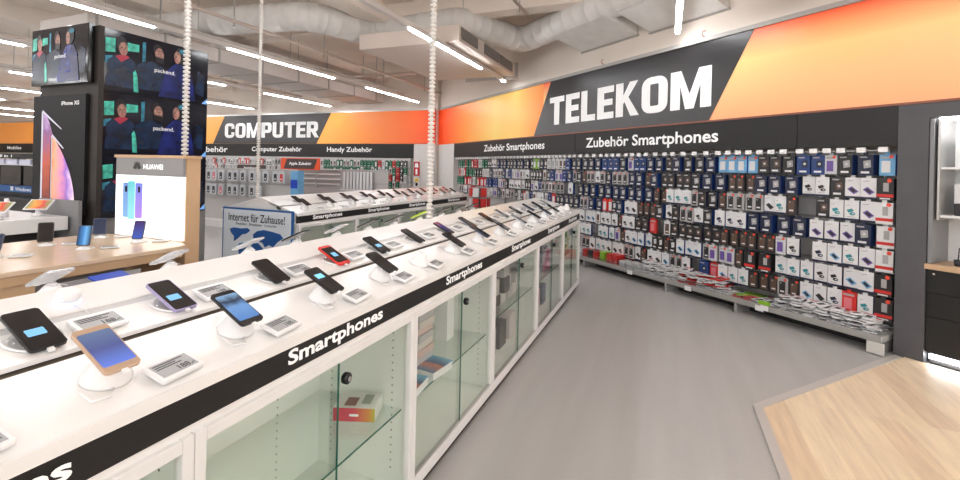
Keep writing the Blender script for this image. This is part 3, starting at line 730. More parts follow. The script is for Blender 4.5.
# phones, stands and tags on the front island
def slope_z(x, edge=-1.05): return 1.02 + min(edge - x, 1.14 - (edge - x)) * SL
row1 = [('gold', .645), ('photo', .985), ('cyan', 1.355), ('black', 1.726), (None, 2.07), ('black', 2.47), ('blue', 2.88), ('black', 3.30), ('silver', 3.76), ('black', 4.24), ('blue', 4.68), ('black', 5.05), (None, 5.45), (None, 5.80)]
row2 = [('widget2', .62), ('widget', .95), ('black', 1.33), ('red', 1.69), ('widget2', 2.02), ('black', 2.39), ('pink', 2.80), ('blue', 3.20), ('black', 3.60), ('silver', 3.98), ('black', 4.40), ('blue', 4.85), ('black', 5.22), ('silver', 5.60)]
ex = -1.05
def put_phone(key, x, y, z, pitch, rz, label, group):
    p = inst(protos, key); lay(p, x, y, z, pitch, rz); p['label'] = label; p['group'] = group
    return p
TP = math.radians(27)
for i, (k, y) in enumerate(row1):
    st = inst(P_ST, 'cone'); lay(st, -1.175, y + .01, slope_z(-1.175) + .0005, slope_a * 0, PI/2)
    st.rotation_euler = (Matrix.Rotation(slope_a, 3, 'Y')).to_euler(); st['label'] = 'white cone stand, %s from camera in front row of front island' % nth(i); st['group'] = 'cone stands in the front row'
    if k: put_phone(k, -1.162, y, 1.122, TP, PI/2 + rnd.uniform(-.05, .05), '%s, %s stand from camera in front row' % (LOOK[k], nth(i)), 'phones on the front island, front row')
for i, (k, y) in enumerate(row2):
    if i == 0: pass
    st = inst(P_ST, 'cradle'); lay(st, -1.395, y, slope_z(-1.395) + .0065, slope_a, PI/2); st['label'] = 'clear phone holder, %s from camera in upper row of front island' % nth(i); st['group'] = 'clear holders in the upper row'
    if k: put_phone(k, -1.395, y, 1.137, TP - .02, PI/2 + rnd.uniform(-.06, .04), '%s, %s holder from camera in upper row' % (LOOK[k], nth(i)), 'phones on the front island, upper row')
tags1 = [.40, .762, 1.10, 1.474, 1.82, 2.14, 2.56, 2.98, 3.42, 3.9, 4.38, 4.8, 5.2, 5.6]
tags2 = [.40, .746, 1.08, 1.455, 1.81, 2.15, 2.55, 2.98, 3.38, 3.78, 4.18, 4.6, 5.03, 5.42]
for ri, (tg, x, w) in enumerate(((tags1, -1.105, 'front'), (tags2, -1.375, 'upper'))):
    for i, y in enumerate(tg):
        o = inst(P_TAG, 'tag'); lay(o, x, y, slope_z(x) + (.010 if ri == 0 else .014) , slope_a + .06 * (1 - 2*0), PI/2 + (.12 if ri == 0 else .03))
        o['label'] = 'white electronic price tag, %s from camera in %s row of front island' % (nth(i), w); o['group'] = 'price tags, %s row' % w
        # small wedge foot under the tag
# back slope phones (seen over the ridge)
back = [('silver', .87, 1), ('silver', 1.26, 1), ('silver', 1.64, 1), ('black', 1.95, 1), ('silver', 2.28, 1), ('black', 2.60, 1), ('black', 2.92, 1), ('lime', 3.30, 1), ('black', 3.70, 1), ('black', 4.05, 1), ('black', 4.4, 1)]
for i, (k, y, q) in enumerate(back):
    x = -1.86
    st = inst(P_ST, 'cone'); st.location = (x, y, slope_z(x) + .0005); st.rotation_euler = (0, -slope_a, PI); st.scale = (.72, .72, .55)
    st['label'] = 'white cone stand, %s from camera behind the ridge of front island' % nth(i); st['group'] = 'cone stands behind the ridge'
    lay_z = slope_z(x) + .048
    put_phone(k, x - .005, y, lay_z + .003, TP - .05, -PI/2 + rnd.uniform(-.1, .1), '%s seen from behind, %s along behind the front ridge' % (LOOK[k].split(' with')[0], nth(i)), 'phones behind the front ridge')
# the round white puck with a glowing ring
t = thing('smart_puck', 'round white puck with glowing ring on the counter ridge', 'speaker', (-1.535, .755, 1.155), 0)
t.rotation_euler = (0, slope_a, 0); t.scale = (.74, .74, .8)
MB().lathe([(.040, 0), (.042, .004), (.040, .008)], 28).build('glow_ring', mat('glow ring', (190, 210, 255), .4, emit=.9), t)
MB().lathe([(.036, .008), (.038, .012), (.038, .034), (.034, .040), (.030, .041)], 28).build('puck_body', whitep, t)
MB().tube([(.04, 0, .003), (.09, .01, .002), (.12, .01, .001)], .002, 6).build('cable', whitep, t)
# phones on the far island
ph2 = [('black', 'blue'), ('black',)]
i = 0; y = 4.02
seq = ['black', 'black', 'blue', 'black', 'black', 'black', 'blue', 'black', 'black', 'black']
for i in range(10):
    y = 4.06 + i * .43
    if abs(y - 6.89) < .12: y = 6.72
    for rr, x in ((0, -3.78), (1, -4.0)):
        st = inst(P_ST, 'cone') if rr == 0 else None
        if st:
            st.location = (x, y, 1.02 + (-3.66 - x) * SL + .0005); st.rotation_euler = (0, slope_a, 0); st['label'] = 'white cone stand, %s from camera on the far island' % nth(i); st['group'] = 'stands on the far island'
        k = seq[(i + rr * 3) % 10]
        if i >= 8 and rr: k = 'red'
        if rr == 1: 
            st = inst(P_ST, 'cradle'); lay(st, x, y + .12, 1.02 + (-3.66 - x) * SL + .0065, slope_a, PI/2); st['label'] = 'clear phone holder, %s from camera on the far island' % nth(i); st['group'] = 'holders on the far island'
        put_phone(k, x + (.008 if rr == 0 else 0), y + rr * .12, 1.02 + (-3.66 - x) * SL + (.072 if rr == 0 else .030), TP, PI/2, '%s, %s from camera in %s row of far island' % (LOOK[k].split(' with')[0], nth(i), ['front', 'upper'][rr]), 'phones on the far island')
    o = inst(P_TAG, 'tag'); lay(o, -3.72, min(y + .2, 8.25) if abs(y + .2 - 6.89) > .08 else 6.99, 1.02 + .06 * SL + .005, slope_a, PI/2); o['label'] = 'white price tag, %s from camera on the far island' % nth(i); o['group'] = 'price tags on the far island'
# poster on the end of the far island
t = thing('info_board', 'blue framed board reading Internet für Zuhause! with a world map', 'poster', (-4.21, 3.80, 0), 0)
MB().box(-.52, .52, 0, .02, .35, 1.045).build('frame', mat('blue frame', (24, 92, 160), .4), t)
MB().box(-.50, .50, -.004, 0, .37, 1.025).build('sheet', mat('pale blue sheet', (222, 232, 242), .5), t)
inkd = mat('ink dark', (40, 46, 62), .5); inkb = mat('ink blue', (28, 86, 160), .5)
text('Internet für Zuhause!', -.42, .42, .895, .985, -.006, inkd, t, .012)
text('Bestellen · Einstecken · Lossurfen', -.30, .30, .855, .885, -.006, inkd, t, .005)
mp = MB()
for poly in ([(-.40, .80), (-.33, .82), (-.22, .815), (-.12, .825), (-.08, .80), (-.14, .76), (-.2, .75), (-.24, .72), (-.28, .69), (-.33, .66), (-.33, .72), (-.38, .76)],
             [(-.26, .64), (-.18, .66), (-.13, .62), (-.19, .52), (-.22, .45), (-.25, .52)],
             [(-.04, .76), (.02, .80), (.12, .82), (.24, .81), (.36, .79), (.40, .75), (.32, .70), (.26, .64), (.20, .66), (.14, .63), (.10, .68), (.03, .69), (-.03, .70)],
             [(-.05, .66), (.04, .67), (.12, .61), (.09, .52), (.05, .44), (.01, .48), (-.01, .57), (-.07, .60)],
             [(.30, .54), (.38, .56), (.41, .50), (.36, .45), (.30, .48)]):
    mp.face([(a, -.006, b) for a, b in poly])
mp.build('world_map', inkb, t)

# ------------------------------------------------------------------ ribbed cable conduits
def conduit(x, y, z0, r, label):
    prof = []; z = 0; p = r * 1.25
    H_ = 4.35 - z0
    while z < H_ - p:
        prof += [(r * .42, z), (r, z + p * .2), (r, z + p * .62), (r * .42, z + p * .82)]; z += p
    prof += [(r * .55, H_)]
    o = MB().lathe(prof, 10).build('cable_conduit', mat('conduit white', (225, 220, 214), .5)); o.location = (x, y, z0)
    tag(o, label, 'conduit')
conduit(-1.62, 3.01, 1.173, .024, 'white ribbed cable conduit rising from the front counter ridge to the ceiling')
conduit(-4.117, 2.9, 0.0, .030, 'white ribbed cable conduit behind the glowing white stand')
conduit(-4.38, 3.96, 1.134, .022, 'thin white ribbed conduit rising from the near end of the far island')

# ------------------------------------------------------------------ wooden table, lit stand, screens on the left
t = thing('display_table', 'light oak display table with a thick rounded edge behind the front island', 'table', (-3.45, .2, 0), PI/2)
oakt = mat('oak top', (226, 200, 172), 0.25, noise=0.04, scale=4, stretch=(1, 8, 8))
MB().prism([(0, 0), (2.20, 0.0), (2.28, .03), (2.34, .17), (2.34, 1.2), (0, 1.2)], 'z', .87, .90).build('table_top', oakt, t, .004)
MB().prism([(0, 0.012), (2.18, 0.012), (2.26, .04), (2.32, .18), (2.32, 1.19), (0, 1.19)], 'z', .81, .869).build('table_edge', mat('oak edge', (206, 172, 136), .4, noise=.05, scale=5), t, .004)
MB().box(.1, 1.9, .12, 1.0, .0, .80).build('pedestal', mat('grey pedestal', (150, 150, 150), .5), t)
MB().box(.0, 1.35, .03, .1, .73, .809).build('apron', mat('oak edge'), t)
for xx in (1.45, 1.72):
    MB().box(xx, xx + .22, .02, .03, .45, .78).build('leaflet_pocket', mat('grey pocket', (180, 180, 182), .4), t)
o = MB().box(-.14, .14, -.1, .1, 0, .012).build('folder', mat('blue folder', (60, 90, 200), .4)); o.location = (-3.2, 1.85, .79); o.rotation_euler = (0, .25, .1)
tag(o, 'blue folder lying under the oak table edge', 'folder')
t2 = thing('leaflet_tray', 'grey tray under the oak table holding the blue folder', 'tray', (-3.2, 1.85, 0), 0)
MB().box(-.2, .22, -.2, .2, .71, .74).build('tray', mat('grey pocket'), t2); MB().box(-.03, .03, -.03, .03, 0, .71).build('post', steel, t2)
o.location = (-3.2, 1.85, .775)
# tablets / phones on the oak table
def upright_phone(label, x, y, z, rz, w, l, body, scr, seen_back=False):
    r = thing('smartphone', label, 'smartphone', (x, y, z), rz)
    M_ = Matrix.Translation((0, 0, .022)) @ Matrix.Rotation(-.32, 4, 'X')
    poly = [(a, b + l/2) for a, b in rrect(w, l, .012)]
    R = M_ @ Matrix.Rotation(0, 4, 'X')
    MB().prism(poly, 'y', -.005, .005, M=R).build('phone_body', body, r, .001)
    MB().prism([(a, b + l/2) for a, b in rrect(w - .012, l - .014, .008)], 'y', -.0062, -.0051, M=R).build('screen', scr, r)
    return r
def desk_stand(label, x, y, z, rz):
    r = thing('phone_stand', label, 'phone stand', (x, y, z), rz)
    MB().lathe([(.042, 0), (.042, .006), (.03, .012), (.014, .020)], 20).build('base', whitep, r)
    MB().tube([(0, 0.008, .012), (0, .035, .045), (0, .04, .09)], .007, 8).build('arm', whitep, r)
    MB().tube([(.04, .0, .004), (.06, .03, .006), (.03, .07, .005), (-.05, .07, .004)], .003, 6).build('cable', whitep, r)
    return r
sapp = ramp_mat('screen blue leaf', 'X', [(0, (20, 34, 66)), (.4, (50, 110, 170)), (.6, (90, 150, 200)), (1, (18, 26, 54))], lo=-.04, hi=.04, emit=.5, rough=.2)
sdark = mat('screen navy', (30, 40, 66), .2, emit=.3); sviol = ramp_mat('screen violet', 'Z', [(0, (40, 80, 170)), (1, (50, 30, 90))], lo=0, hi=.15, emit=.5, rough=.2)
zt0 = .901
desk = [(-4.02, 1.55, .12, .135, sdark, 'dark blue phone at the left photo edge on the oak table', .55), (-3.89, 2.0, .082, .15, sapp, 'phone with blue leaf screen standing on the oak table', .75),
        (-4.28, 1.96, .09, .15, scrb, 'dark brown backed phone standing far back on the oak table', 1.05), (-4.36, 2.36, .085, .14, sdark, 'slate blue phone near the lit stand', 1.1), (-3.88, 2.36, .08, .15, sviol, 'phone with violet screen in front of the lit stand', .55)]
for i, (x, y, w, l, sc, lb, a) in enumerate(desk):
    upright_phone(lb, x, y, zt0 + .004, a, w, l, mat('brown body', (58, 52, 44), .3) if i == 2 else blub, sc)
    desk_stand('white desk stand under the ' + lb.split(' on the')[0].split(' standing')[0].split(' at the')[0].split(' near')[0].split(' in front')[0], x - .02*math.sin(a)*0, y, zt0, a)
    o = copy_tree(P_TAG['tag']); o.location = (x + .10, y + .12, zt0 + .003); o.rotation_euler = (0, 0, a + .3)
    o['label'] = 'white price tag beside the ' + lb.split(' on the')[0].split(' standing')[0].split(' at the')[0].split(' near')[0].split(' in front')[0]; o['group'] = 'price tags on the oak table'

# lit stand with fan logo
t = thing('lit_stand', 'oak framed glowing white stand with fan logo on grey head band', 'display stand', (-4.06, 2.55, 0), 0)
MB().box(-.44, .44, .02, .14, 0, 1.575).build('body', mat('oak side', (214, 178, 140), .45, noise=.05, scale=4), t)
MB().box(-.45, .45, -.01, .145, 1.576, 1.60).build('top_board', mat('oak side'), t)
MB().box(-.43, .43, -.004, .019, 1.425, 1.575).build('head_band', mat('grey head', (150, 150, 152), .5), t)
MB().box(-.43, .43, -.004, .019, .905, 1.424).build('light_panel', mat('lit panel', (255, 255, 255), .4, emit=.7), t)
fan = MB()
for k in range(8):
    a = math.radians(-68 + k * 19.5) ; L_ = .078 if 1 < k < 6 else .062
    c, s_ = math.sin(a), math.cos(a)
    fan.face([(-.145 + c*.012, -.0075, 1.472 + s_*.008), (-.145 + c*L_*.7 + s_*.0065, -.0075, 1.472 + s_*L_*.7 - c*.0065), (-.145 + c*L_, -.0075, 1.472 + s_*L_), (-.145 + c*L_*.7 - s_*.0065, -.0075, 1.472 + s_*L_*.7 + c*.0065)])
fan.build('logo', mat('logo black', (20, 20, 20), .4), t)
text('HUAWEI', -.055, .19, 1.48, 1.522, -.008, mat('lit letters', (255, 255, 255), .4, emit=1.0), t, .0)
for k, (x0, c1, c2, nm) in enumerate(((-.31, (120, 170, 220), (90, 130, 200), 'a'), (-.24, (140, 210, 220), (90, 190, 200), 'b'), (-.14, (170, 130, 220), (90, 110, 210), 'c'))):
    MB().prism([(a + x0 + .03, b + 1.21) for a, b in rrect(.085, .30 + .03 * (k == 1), .012)], 'y', -.009 - k*.001, -.0045).build('printed_phone', ramp_mat('printed phone ' + nm, 'Z', [(0, c1), (1, c2)], lo=1.05, hi=1.37, emit=.35), t)
MB().box(-.29, -.262, -.0125, -.0118, 1.28, 1.33).build('printed_lens', blackg, t)
MB().box(-.115, -.09, -.0125, -.0118, 1.28, 1.33).build('printed_lens', blackg, t)

# the screen column
XT = -5.2
t = thing('screen_column', 'tall dark column carrying the stacked television screens', 'column', (XT, 2.79, 0), PI/2)
MB().box(0.0, 1.14, .06, .90, 0, 2.86).build('column_body', mat('column dark', (30, 29, 31), .55, noise=.05), t)
MB().box(-.012, -.002, .0, .04, .0, 2.88).build('metal_edge', alu, t)
MB().box(1.141, 1.16, .055, .12, .0, 2.86).build('metal_edge', alu, t)
MB().box(0.0, 1.17, .03, .059, .0, 1.0).build('lower_panel', mat('grey lower', (140, 138, 138), .5), t)
skin = mat('skin tone print', (150, 112, 100), .4, noise=.55, scale=22, emit=.25); jkt = mat('blue jacket print', (16, 26, 84), .25, noise=.8, scale=7, emit=.35); jk2 = mat('dark blue jacket print', (10, 28, 52), .25, noise=.8, scale=8, emit=.3)
hair = mat('dark hair print', (20, 18, 26), .3); mint = mat('mint light print', (60, 160, 140), .3, noise=.6, scale=16, emit=.35); cy = mat('cyan print', (40, 110, 130), .3, noise=.6, scale=16, emit=.3); sdk = mat('screen near black', (14, 12, 26), .12, emit=.1)
sredm = mat('red collar print', (150, 40, 60), .3, emit=.3); scor = mat('corner light blue', (110, 160, 220), .3, emit=.5)
def ell(mb, cx, cz, rx, rz_, y, m, n=16, rot=0):
    mb.face([(cx + rx*math.cos(2*PI*i/n)*math.cos(rot) - rz_*math.sin(2*PI*i/n)*math.sin(rot), y, cz + rx*math.cos(2*PI*i/n)*math.sin(rot) + rz_*math.sin(2*PI*i/n)*math.cos(rot)) for i in range(n)], m)
def television(label, loc, rz, w=1.13, h=.635, corner=True):
    t = thing('television', label, 'television', loc, rz)
    MB().box(0, w, 0, .05, 0, h).build('casing', blackg, t, .003)
    s = MB().box(.008, w - .008, -.003, 0, .012, h - .008).build('screen', sdk, t)
    mb = MB(); y = -.0042
    pm = [skin, jkt, jk2, hair, mint, cy, sredm, lettr]
    def q(pts, m, k=0): mb.face([(a * w, y - k * .0006, b * h) for a, b in pts], m)
    # bright stand in the background
    q([(.02, .62), (.10, .64), (.10, .86), (.02, .84)], 4); q([(.02, .45), (.07, .46), (.08, .58), (.02, .56)], 5); q([(.20, .70), (.30, .72), (.30, .84), (.20, .84)], 4); q([(.33, .50), (.36, .50), (.36, .92), (.33, .90)], 5)
    # first figure: face towards us, dark hair, red collar
    q([(.03, .10), (.28, .10), (.27, .52), (.20, .62), (.10, .60), (.04, .50)], 2, 1); q([(.10, .58), (.15, .50), (.22, .60), (.17, .64)], 6, 2)
    ell(mb, .150 * w, .785 * h, .047 * w, .125 * h, y - .0018, 3); ell(mb, .165 * w, .72 * h, .038 * w, .11 * h, y - .0024, 0)
    # second figure
    q([(.27, .12), (.52, .12), (.52, .55), (.44, .62), (.34, .58), (.28, .50)], 2, 1.5); q([(.26, .05), (.30, .05), (.29, .30), (.27, .42), (.25, .36)], 4, 3)
    ell(mb, .465 * w, .83 * h, .046 * w, .10 * h, y - .0026, 3); ell(mb, .485 * w, .75 * h, .042 * w, .12 * h, y - .0032, 0); q([(.44, .72), (.45, .62), (.52, .60), (.53, .70)], 3, 6)
    # third figure, seen from the side, blue jacket
    q([(.48, .04), (.86, .04), (.82, .50), (.76, .66), (.64, .66), (.54, .48)], 1, 4)
    ell(mb, .70 * w, .82 * h, .065 * w, .15 * h, y - .0034, 3); ell(mb, .66 * w, .78 * h, .035 * w, .11 * h, y - .0040, 0); ell(mb, .725 * w, .90 * h, .045 * w, .045 * h, y - .0044, 5)
    q([(.85, .20), (.95, .15), (.96, .55), (.88, .62)], 2, 1)
    for ex_, ez in ((.152, .735), (.178, .735), (.475, .765), (.497, .765), (.648, .79)): ell(mb, ex_ * w, ez * h, .007 * w, .010 * h, y - .0052, 3, 8)
    for ex_, ez in ((.165, .665), (.645, .72)): ell(mb, ex_ * w, ez * h, .014 * w, .010 * h, y - .0052, 6, 8)
    for ex_, ez in ((.166, .70), (.487, .73), (.635, .755)): mb.face([((ex_ - .004) * w, y - .0056, (ez - .012) * h), ((ex_ + .006) * w, y - .0056, (ez - .012) * h), (ex_ * w, y - .0056, (ez + .03) * h)], 3)
    mb.build('picture', pm, s)
    text('packend.', .44 * w, .64 * w, .43 * h, .52 * h, y - .006, lettr, s, 0, 'caption')
    if corner: MB().face([(w*.93, -.005, .014), (w*.992, -.005, .014), (w*.992, -.005, .13*h), (w*.97, -.005, .09*h)]).build('corner_mark', scor, s)
    return t
zs = [2.775 - .0, ]
television('top television of the right-hand screen stack', (XT, 2.80, 2.238), PI/2)
television('middle television of the right-hand screen stack', (XT, 2.80, 1.602), PI/2)
television('lowest television, partly hidden behind the lit stand', (XT, 2.80, .966), PI/2)
television('single television turned towards us above the dark poster', (-6.17, 2.68, 2.30), 0, .98, .576, False)
t = thing('poster_column', 'dark free-standing slab behind the poster, left of the screens', 'column', (-6.12, 2.735, 0), 0)
MB().box(0, .99, .0, .045, 0, 2.86).build('column_body', mat('column brown', (48, 43, 40), .6, noise=.06), t)
t = thing('poster', 'black poster with two phones showing pink and orange crescents', 'poster', (-6.16, 2.70, 1.0), 0)
MB().box(0, .90, 0, .03, 0, 1.195).build('board', mat('poster black', (26, 25, 28), .5, spec=.2), t)
prg = ramp_mat('poster nebula', 'X', [(0, (60, 26, 30)), (.25, (214, 96, 60)), (.42, (242, 170, 130)), (.6, (236, 150, 170)), (.8, (150, 100, 200)), (1, (246, 220, 240))], lo=.14, hi=.74, noise=.35, nscale=9, emit=.25)
prg2 = ramp_mat('poster nebula dark', 'Z', [(0, (90, 30, 26)), (.5, (190, 80, 50)), (.8, (130, 80, 140)), (1, (200, 170, 220))], lo=0, hi=1.05, noise=.4, nscale=10, emit=.2)
rimm = mat('poster metal rim', (200, 200, 214), .3, emit=.2)
mb = MB(); mb.face([(.155, -.002, .02), (.185, -.002, .02), (.185, -.002, 1.03), (.155, -.002, 1.03)]); mb.face([(.155, -.002, 1.03), (.175, -.002, 1.05), (.52, -.002, .85), (.50, -.002, .85)]); mb.face([(.34, -.004, .02), (.355, -.004, .02), (.355, -.004, .78), (.34, -.004, .78)]); mb.face([(.34, -.004, .78), (.36, -.004, .80), (.56, -.004, .66), (.55, -.004, .65)])
mb.build('phone_rim', rimm, t)
MB().face([(.19, -.003, .02), (.325, -.003, .02), (.325, -.003, .74), (.36, -.003, .80), (.30, -.003, .92), (.24, -.003, 1.0), (.19, -.003, 1.0)]).build('phone_picture', prg2, t)
cres = [(.36, -.005, .02), (.76, -.005, .02)]
for k in range(11):
    a = k / 10; cres.append((.76 - .37 * a ** 2.1, -.005, .06 + .70 * a))
cres.append((.36, -.005, .76))
MB().face(cres).build('phone_picture', prg, t)
text('iPhone XS', .50, .80, 1.09, 1.13, -.003, lettr, t, .02)
# white table with tablets and grey back board
t = thing('white_table', 'white display table in front of the dark poster', 'table', (-5.34, .6, 0), PI/2)
MB().box(0, 2.02, 0, 1.3, .87, 1.0).build('table_top', white, t, .006)
MB().box(.1, 1.9, .15, 1.2, 0, .869).build('pedestal', mat('black pedestal', (36, 34, 36), .5), t)
t = thing('grey_panel', 'low grey board standing at the far end of the white table', 'panel', (-5.90, 2.64, 0), 0)
MB().box(0, .68, 0, .03, 0, 1.15).build('board', mat('grey board', (136, 136, 138), .5), t)
stab = ramp_mat('tablet icons', 'X', [(0, (60, 140, 110)), (.35, (220, 150, 60)), (.6, (200, 60, 60)), (1, (60, 160, 90))], lo=-.12, hi=.12, noise=.7, nscale=14, emit=.4)
for i, (x, y) in enumerate(((-5.50, 2.14), (-5.56, 2.46))):
    r = thing('tablet', ['tablet with colourful icons at the left on the white table', 'tablet with colourful icons at the right on the white table'][i], 'tablet', (x, y, 1.002), .55)
    M_ = Matrix.Translation((0, 0, .06)) @ Matrix.Rotation(-.9, 4, 'X')
    MB().box(-.10, .10, -.005, .005, 0, .14, M=M_).build('tablet_body', whitep, r, .002)
    MB().box(-.088, .088, -.0065, -.0052, .01, .13, M=M_).build('screen', stab, r)
    MB().lathe([(.05, 0), (.05, .006), (.02, .03), (.015, .07)], 16, M=Matrix.Translation((0, .04, 0))).build('foot', whitep, r)
t = thing('white_device', 'small white curved device between the tablets', 'device', (-5.72, 2.30, 1.002), .8)
MB().tube([(0, 0, 0), (0.01, .0, .06), (.03, 0, .12), (.02, 0, .17)], [.04, .03, .022, .015], 12).build('device_body', whitep, t)

# ------------------------------------------------------------------ computer wall (back)
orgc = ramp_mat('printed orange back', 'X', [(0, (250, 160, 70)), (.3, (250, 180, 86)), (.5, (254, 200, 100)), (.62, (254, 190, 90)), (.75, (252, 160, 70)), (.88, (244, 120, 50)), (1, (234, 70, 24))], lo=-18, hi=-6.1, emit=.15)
t = thing('wall_sign', 'orange and dark back wall sign reading COMPUTER in white block letters', 'sign', (0, 11.6, 0), 0)
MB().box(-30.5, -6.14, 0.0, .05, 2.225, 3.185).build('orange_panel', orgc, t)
MB().prism([(-15.0, 2.225), (-10.35, 2.225), (-9.8, 3.185), (-14.45, 3.185)], 'y', -.006, 0.0).build('dark_panel', ramp_mat('dark sign print back', 'Z', [(0, (70, 68, 70)), (1, (60, 58, 60))], lo=2.2, hi=3.2), t)
block_text('COMPUTER', -14.42, -10.27, 2.42, 2.93, -.012, lettr, t)
MB().box(-30.5, -6.14, -.03, .06, 3.185, 3.235).build('frame', alu, t)
t = thing('fascia_board', 'dark back wall board reading Computer Zubehör and Handy Zubehör', 'sign', (0, 11.6, 0), 0)
MB().box(-30.5, -6.78, 0, .04, 1.80, 2.215).build('board', dark, t)
for s_, a, b in (('Zubehör', -15.9, -14.27), ('Computer Zubehör', -13.13, -11.0), ('Handy Zubehör', -9.93, -8.23)):
    text(s_, a if s_ != 'Computer Zubehör' else -13.13, b if s_ != 'Computer Zubehör' else -10.95, 1.92, 2.12, -.004, lettr, t, .02)
text('Mobiles', -28.6, -27.4, 1.95, 2.1, -.004, lettr, t, .02)
rackc = thing('accessory_rack', 'white accessory rack along the back wall under the COMPUTER sign', 'rack', (0, 11.52, 0), 0)
MB().box(-20, -6.85, .02, .06, 0, 1.79).build('back_panel', mat('white rack', (214, 212, 210), .6), rackc)
MB().box(-20, -6.85, -.25, .018, .12, .17).build('base_shelf', whitem, rackc)
for r in range(6):
    MB().box(-20, -6.85, .0, .018, 1.70 - r*.2, 1.72 - r*.2).build('hook_bar', steel, rackc)
n = 0
for r in range(6):
    z = 1.72 - r * .2
    x = -6.95; c = 0
    while x > -15.6:
        if x < -8.9 and r > 1: break
        if x > -8.9 or r < 2:
            if x > -7.3: ks = ['rd3', 'gn3', 'bk1', 'ca3']
            elif x > -10.2: ks = ['gn3', 'gn3', 'gn1', 'gn3', 'ca3', 'rd3', 'wk1']
            elif x > -11.2: ks = ['bw3', 'cd4', 'bw3', 'ca3']
            else: ks = ['ca3', 'wk1', 'ca1', 'bw2', 'ca3', 'rd2']
            k = rnd.choice([q for q in ks if q in V]); kname, look, me, a = V[k]
            if False: pass
            else:
                o = bpy.data.objects.new(kname, me); C.objects.link(o); o.location = (x, 11.42, z - .005)
                tag(o, '%s, back wall rack row %s, %s from right' % (look, NUM[r], nth(c)), 'package', 'accessory %s on the back wall rack' % SHARE[kname])
                MB()
        x -= .125; c += 1
hb = MB()
for r in range(6):
    z = 1.72 - r * .2; x = -6.95
    while x > -15.6:
        if x < -8.9 and r > 1: break
        hb.box(x - .003, x + .003, 11.36 - 11.52, 0.0, z + .010, z + .015); x -= .125
tag(hb.build('hooks', chrome, rackc), kind='stuff')
# hanging signs over the middle racks
def small_sign(label, words, x, y, z, w, h, col, edge=None):
    t = thing('hanging_sign', label, 'sign', (x, y, z), 0)
    if edge:
        MB().box(0, w, 0, .02, 0, h).build('panel', edge, t)
        MB().prism([(w*.08, .02), (w*.86, .02), (w*.94, h - .02), (w*.16, h - .02)], 'y', -.004, 0).build('dark_panel', col, t)
    else: MB().box(0, w, 0, .02, 0, h).build('panel', col, t)
    text(words, w*.22 if edge else w*.25, w*.80 if edge else w*.78, h*.33, h*.66, -.006, lettr, t, .02)
    for xx in (w*.1, w*.9): MB().box(xx - .01, xx + .01, .021, .035, -.45, h).build('post', steel, t)
brn = mat('brown sign', (70, 52, 48), .4)
small_sign('small orange and brown hanging sign with white lettering before the back wall', 'Apple Zubehör', -9.17, 9.0, 1.42, 1.25, .29, brn, mat('sign orange', (226, 78, 30), .4, emit=.1))
small_sign('small brown sign reading Notebooks', 'Notebooks', -10.7, 9.0, 1.36, 1.0, .15, brn)
# gondolas in the middle
def gondola(label, x0, x1, y, top, rows, hooks=True):
    t = thing('gondola_rack', label, 'rack', (x0, y, 0), 0)
    L = x1 - x0
    MB().box(0, L, 0, .04, 0, top).build('back_panel', mat('grey gondola', (196, 192, 190), .6), t)
    MB().box(0, L, -.35, -.001, .08, .14).build('base_shelf', whitem, t)
    for i in range(rows): MB().box(0, L, -.02, -.001, top - .03 - i*.33, top - .015 - i*.33).build('hook_bar', steel, t)
    MB().box(-.02, L + .02, -.37, .05, 0, .078).build('plinth', whitem, t)
    return t
gondola('grey gondola rack hung with clear phone case packs', -11.4, -7.95, 8.3, 1.42, 3)
gcase = [MB() for _ in range(3)]
gm = []
for col in ('dk', 'rd', 'pk'):
    mb = MB(); mb.box(-.085, .085, -.02, .02, -.26, 0, fm=[pi('sl')]*6)
    mb.prism([(a, b - .14) for a, b in rrect(.085, .17, .012, 2)], 'y', -.024, -.0205, m=pi(col)); mb.box(-.02, .02, -.012, .0, 0, .03, m=pi('sl')); mb.box(-.02, .02, -.0255, -.0245, -.19, -.16, m=pi('wh'))
    gm.append(mb.mesh('phone_case', PM))
for r in range(2):
    for i in range(13):
        if r == 1 and i > 9: continue
        k = 1 if (r, i) in ((1, 1), (0, 12)) else (2 if (r, i) in ((0, 3), (1, 4)) else 0)
        o = bpy.data.objects.new('phone_case', gm[k]); C.objects.link(o); o.location = (-11.2 + i * .245 + (.06 if i % 3 == 2 else 0), 8.15, 1.37 - r*.35)
        tag(o, '%s phone case in clear pack, %s from left, %s row of grey gondola' % (['black', 'red', 'pink'][k], nth(i), ['upper', 'lower'][r]), 'phone case', 'phone cases on the grey gondola')
hk = MB()
for r in range(2):
    for i in range(13):
        if r == 1 and i > 9: continue
        x = -11.2 + i * .245 + (.06 if i % 3 == 2 else 0) + 11.4
        hk.box(x - .003, x + .003, -.19, -.001, 1.392 - r*.35, 1.398 - r*.35)
tag(hk.build('hooks', chrome, [o for o in bpy.data.objects if o.name == 'gondola_rack'][0]), kind='stuff')
for i in range(5):
    o = boxthing('product_box', 'blue striped carton, %s from the top beside the phone cases' % ORD[i], 'box', (-7.85 , 8.2, .40 + (4-i)*.2), 0, .2, .2, .198, [pc['lb'], pc['rb']], [0, 0, i % 2, 0, 0, 0], 'blue cartons beside the phone cases')
t = thing('carton_plinth', 'low white block under the stacked blue cartons', 'plinth', (-7.85, 8.2, 0), 0)
MB().box(-.12, .12, -.12, .12, 0, .399).build('block', whitem, t)
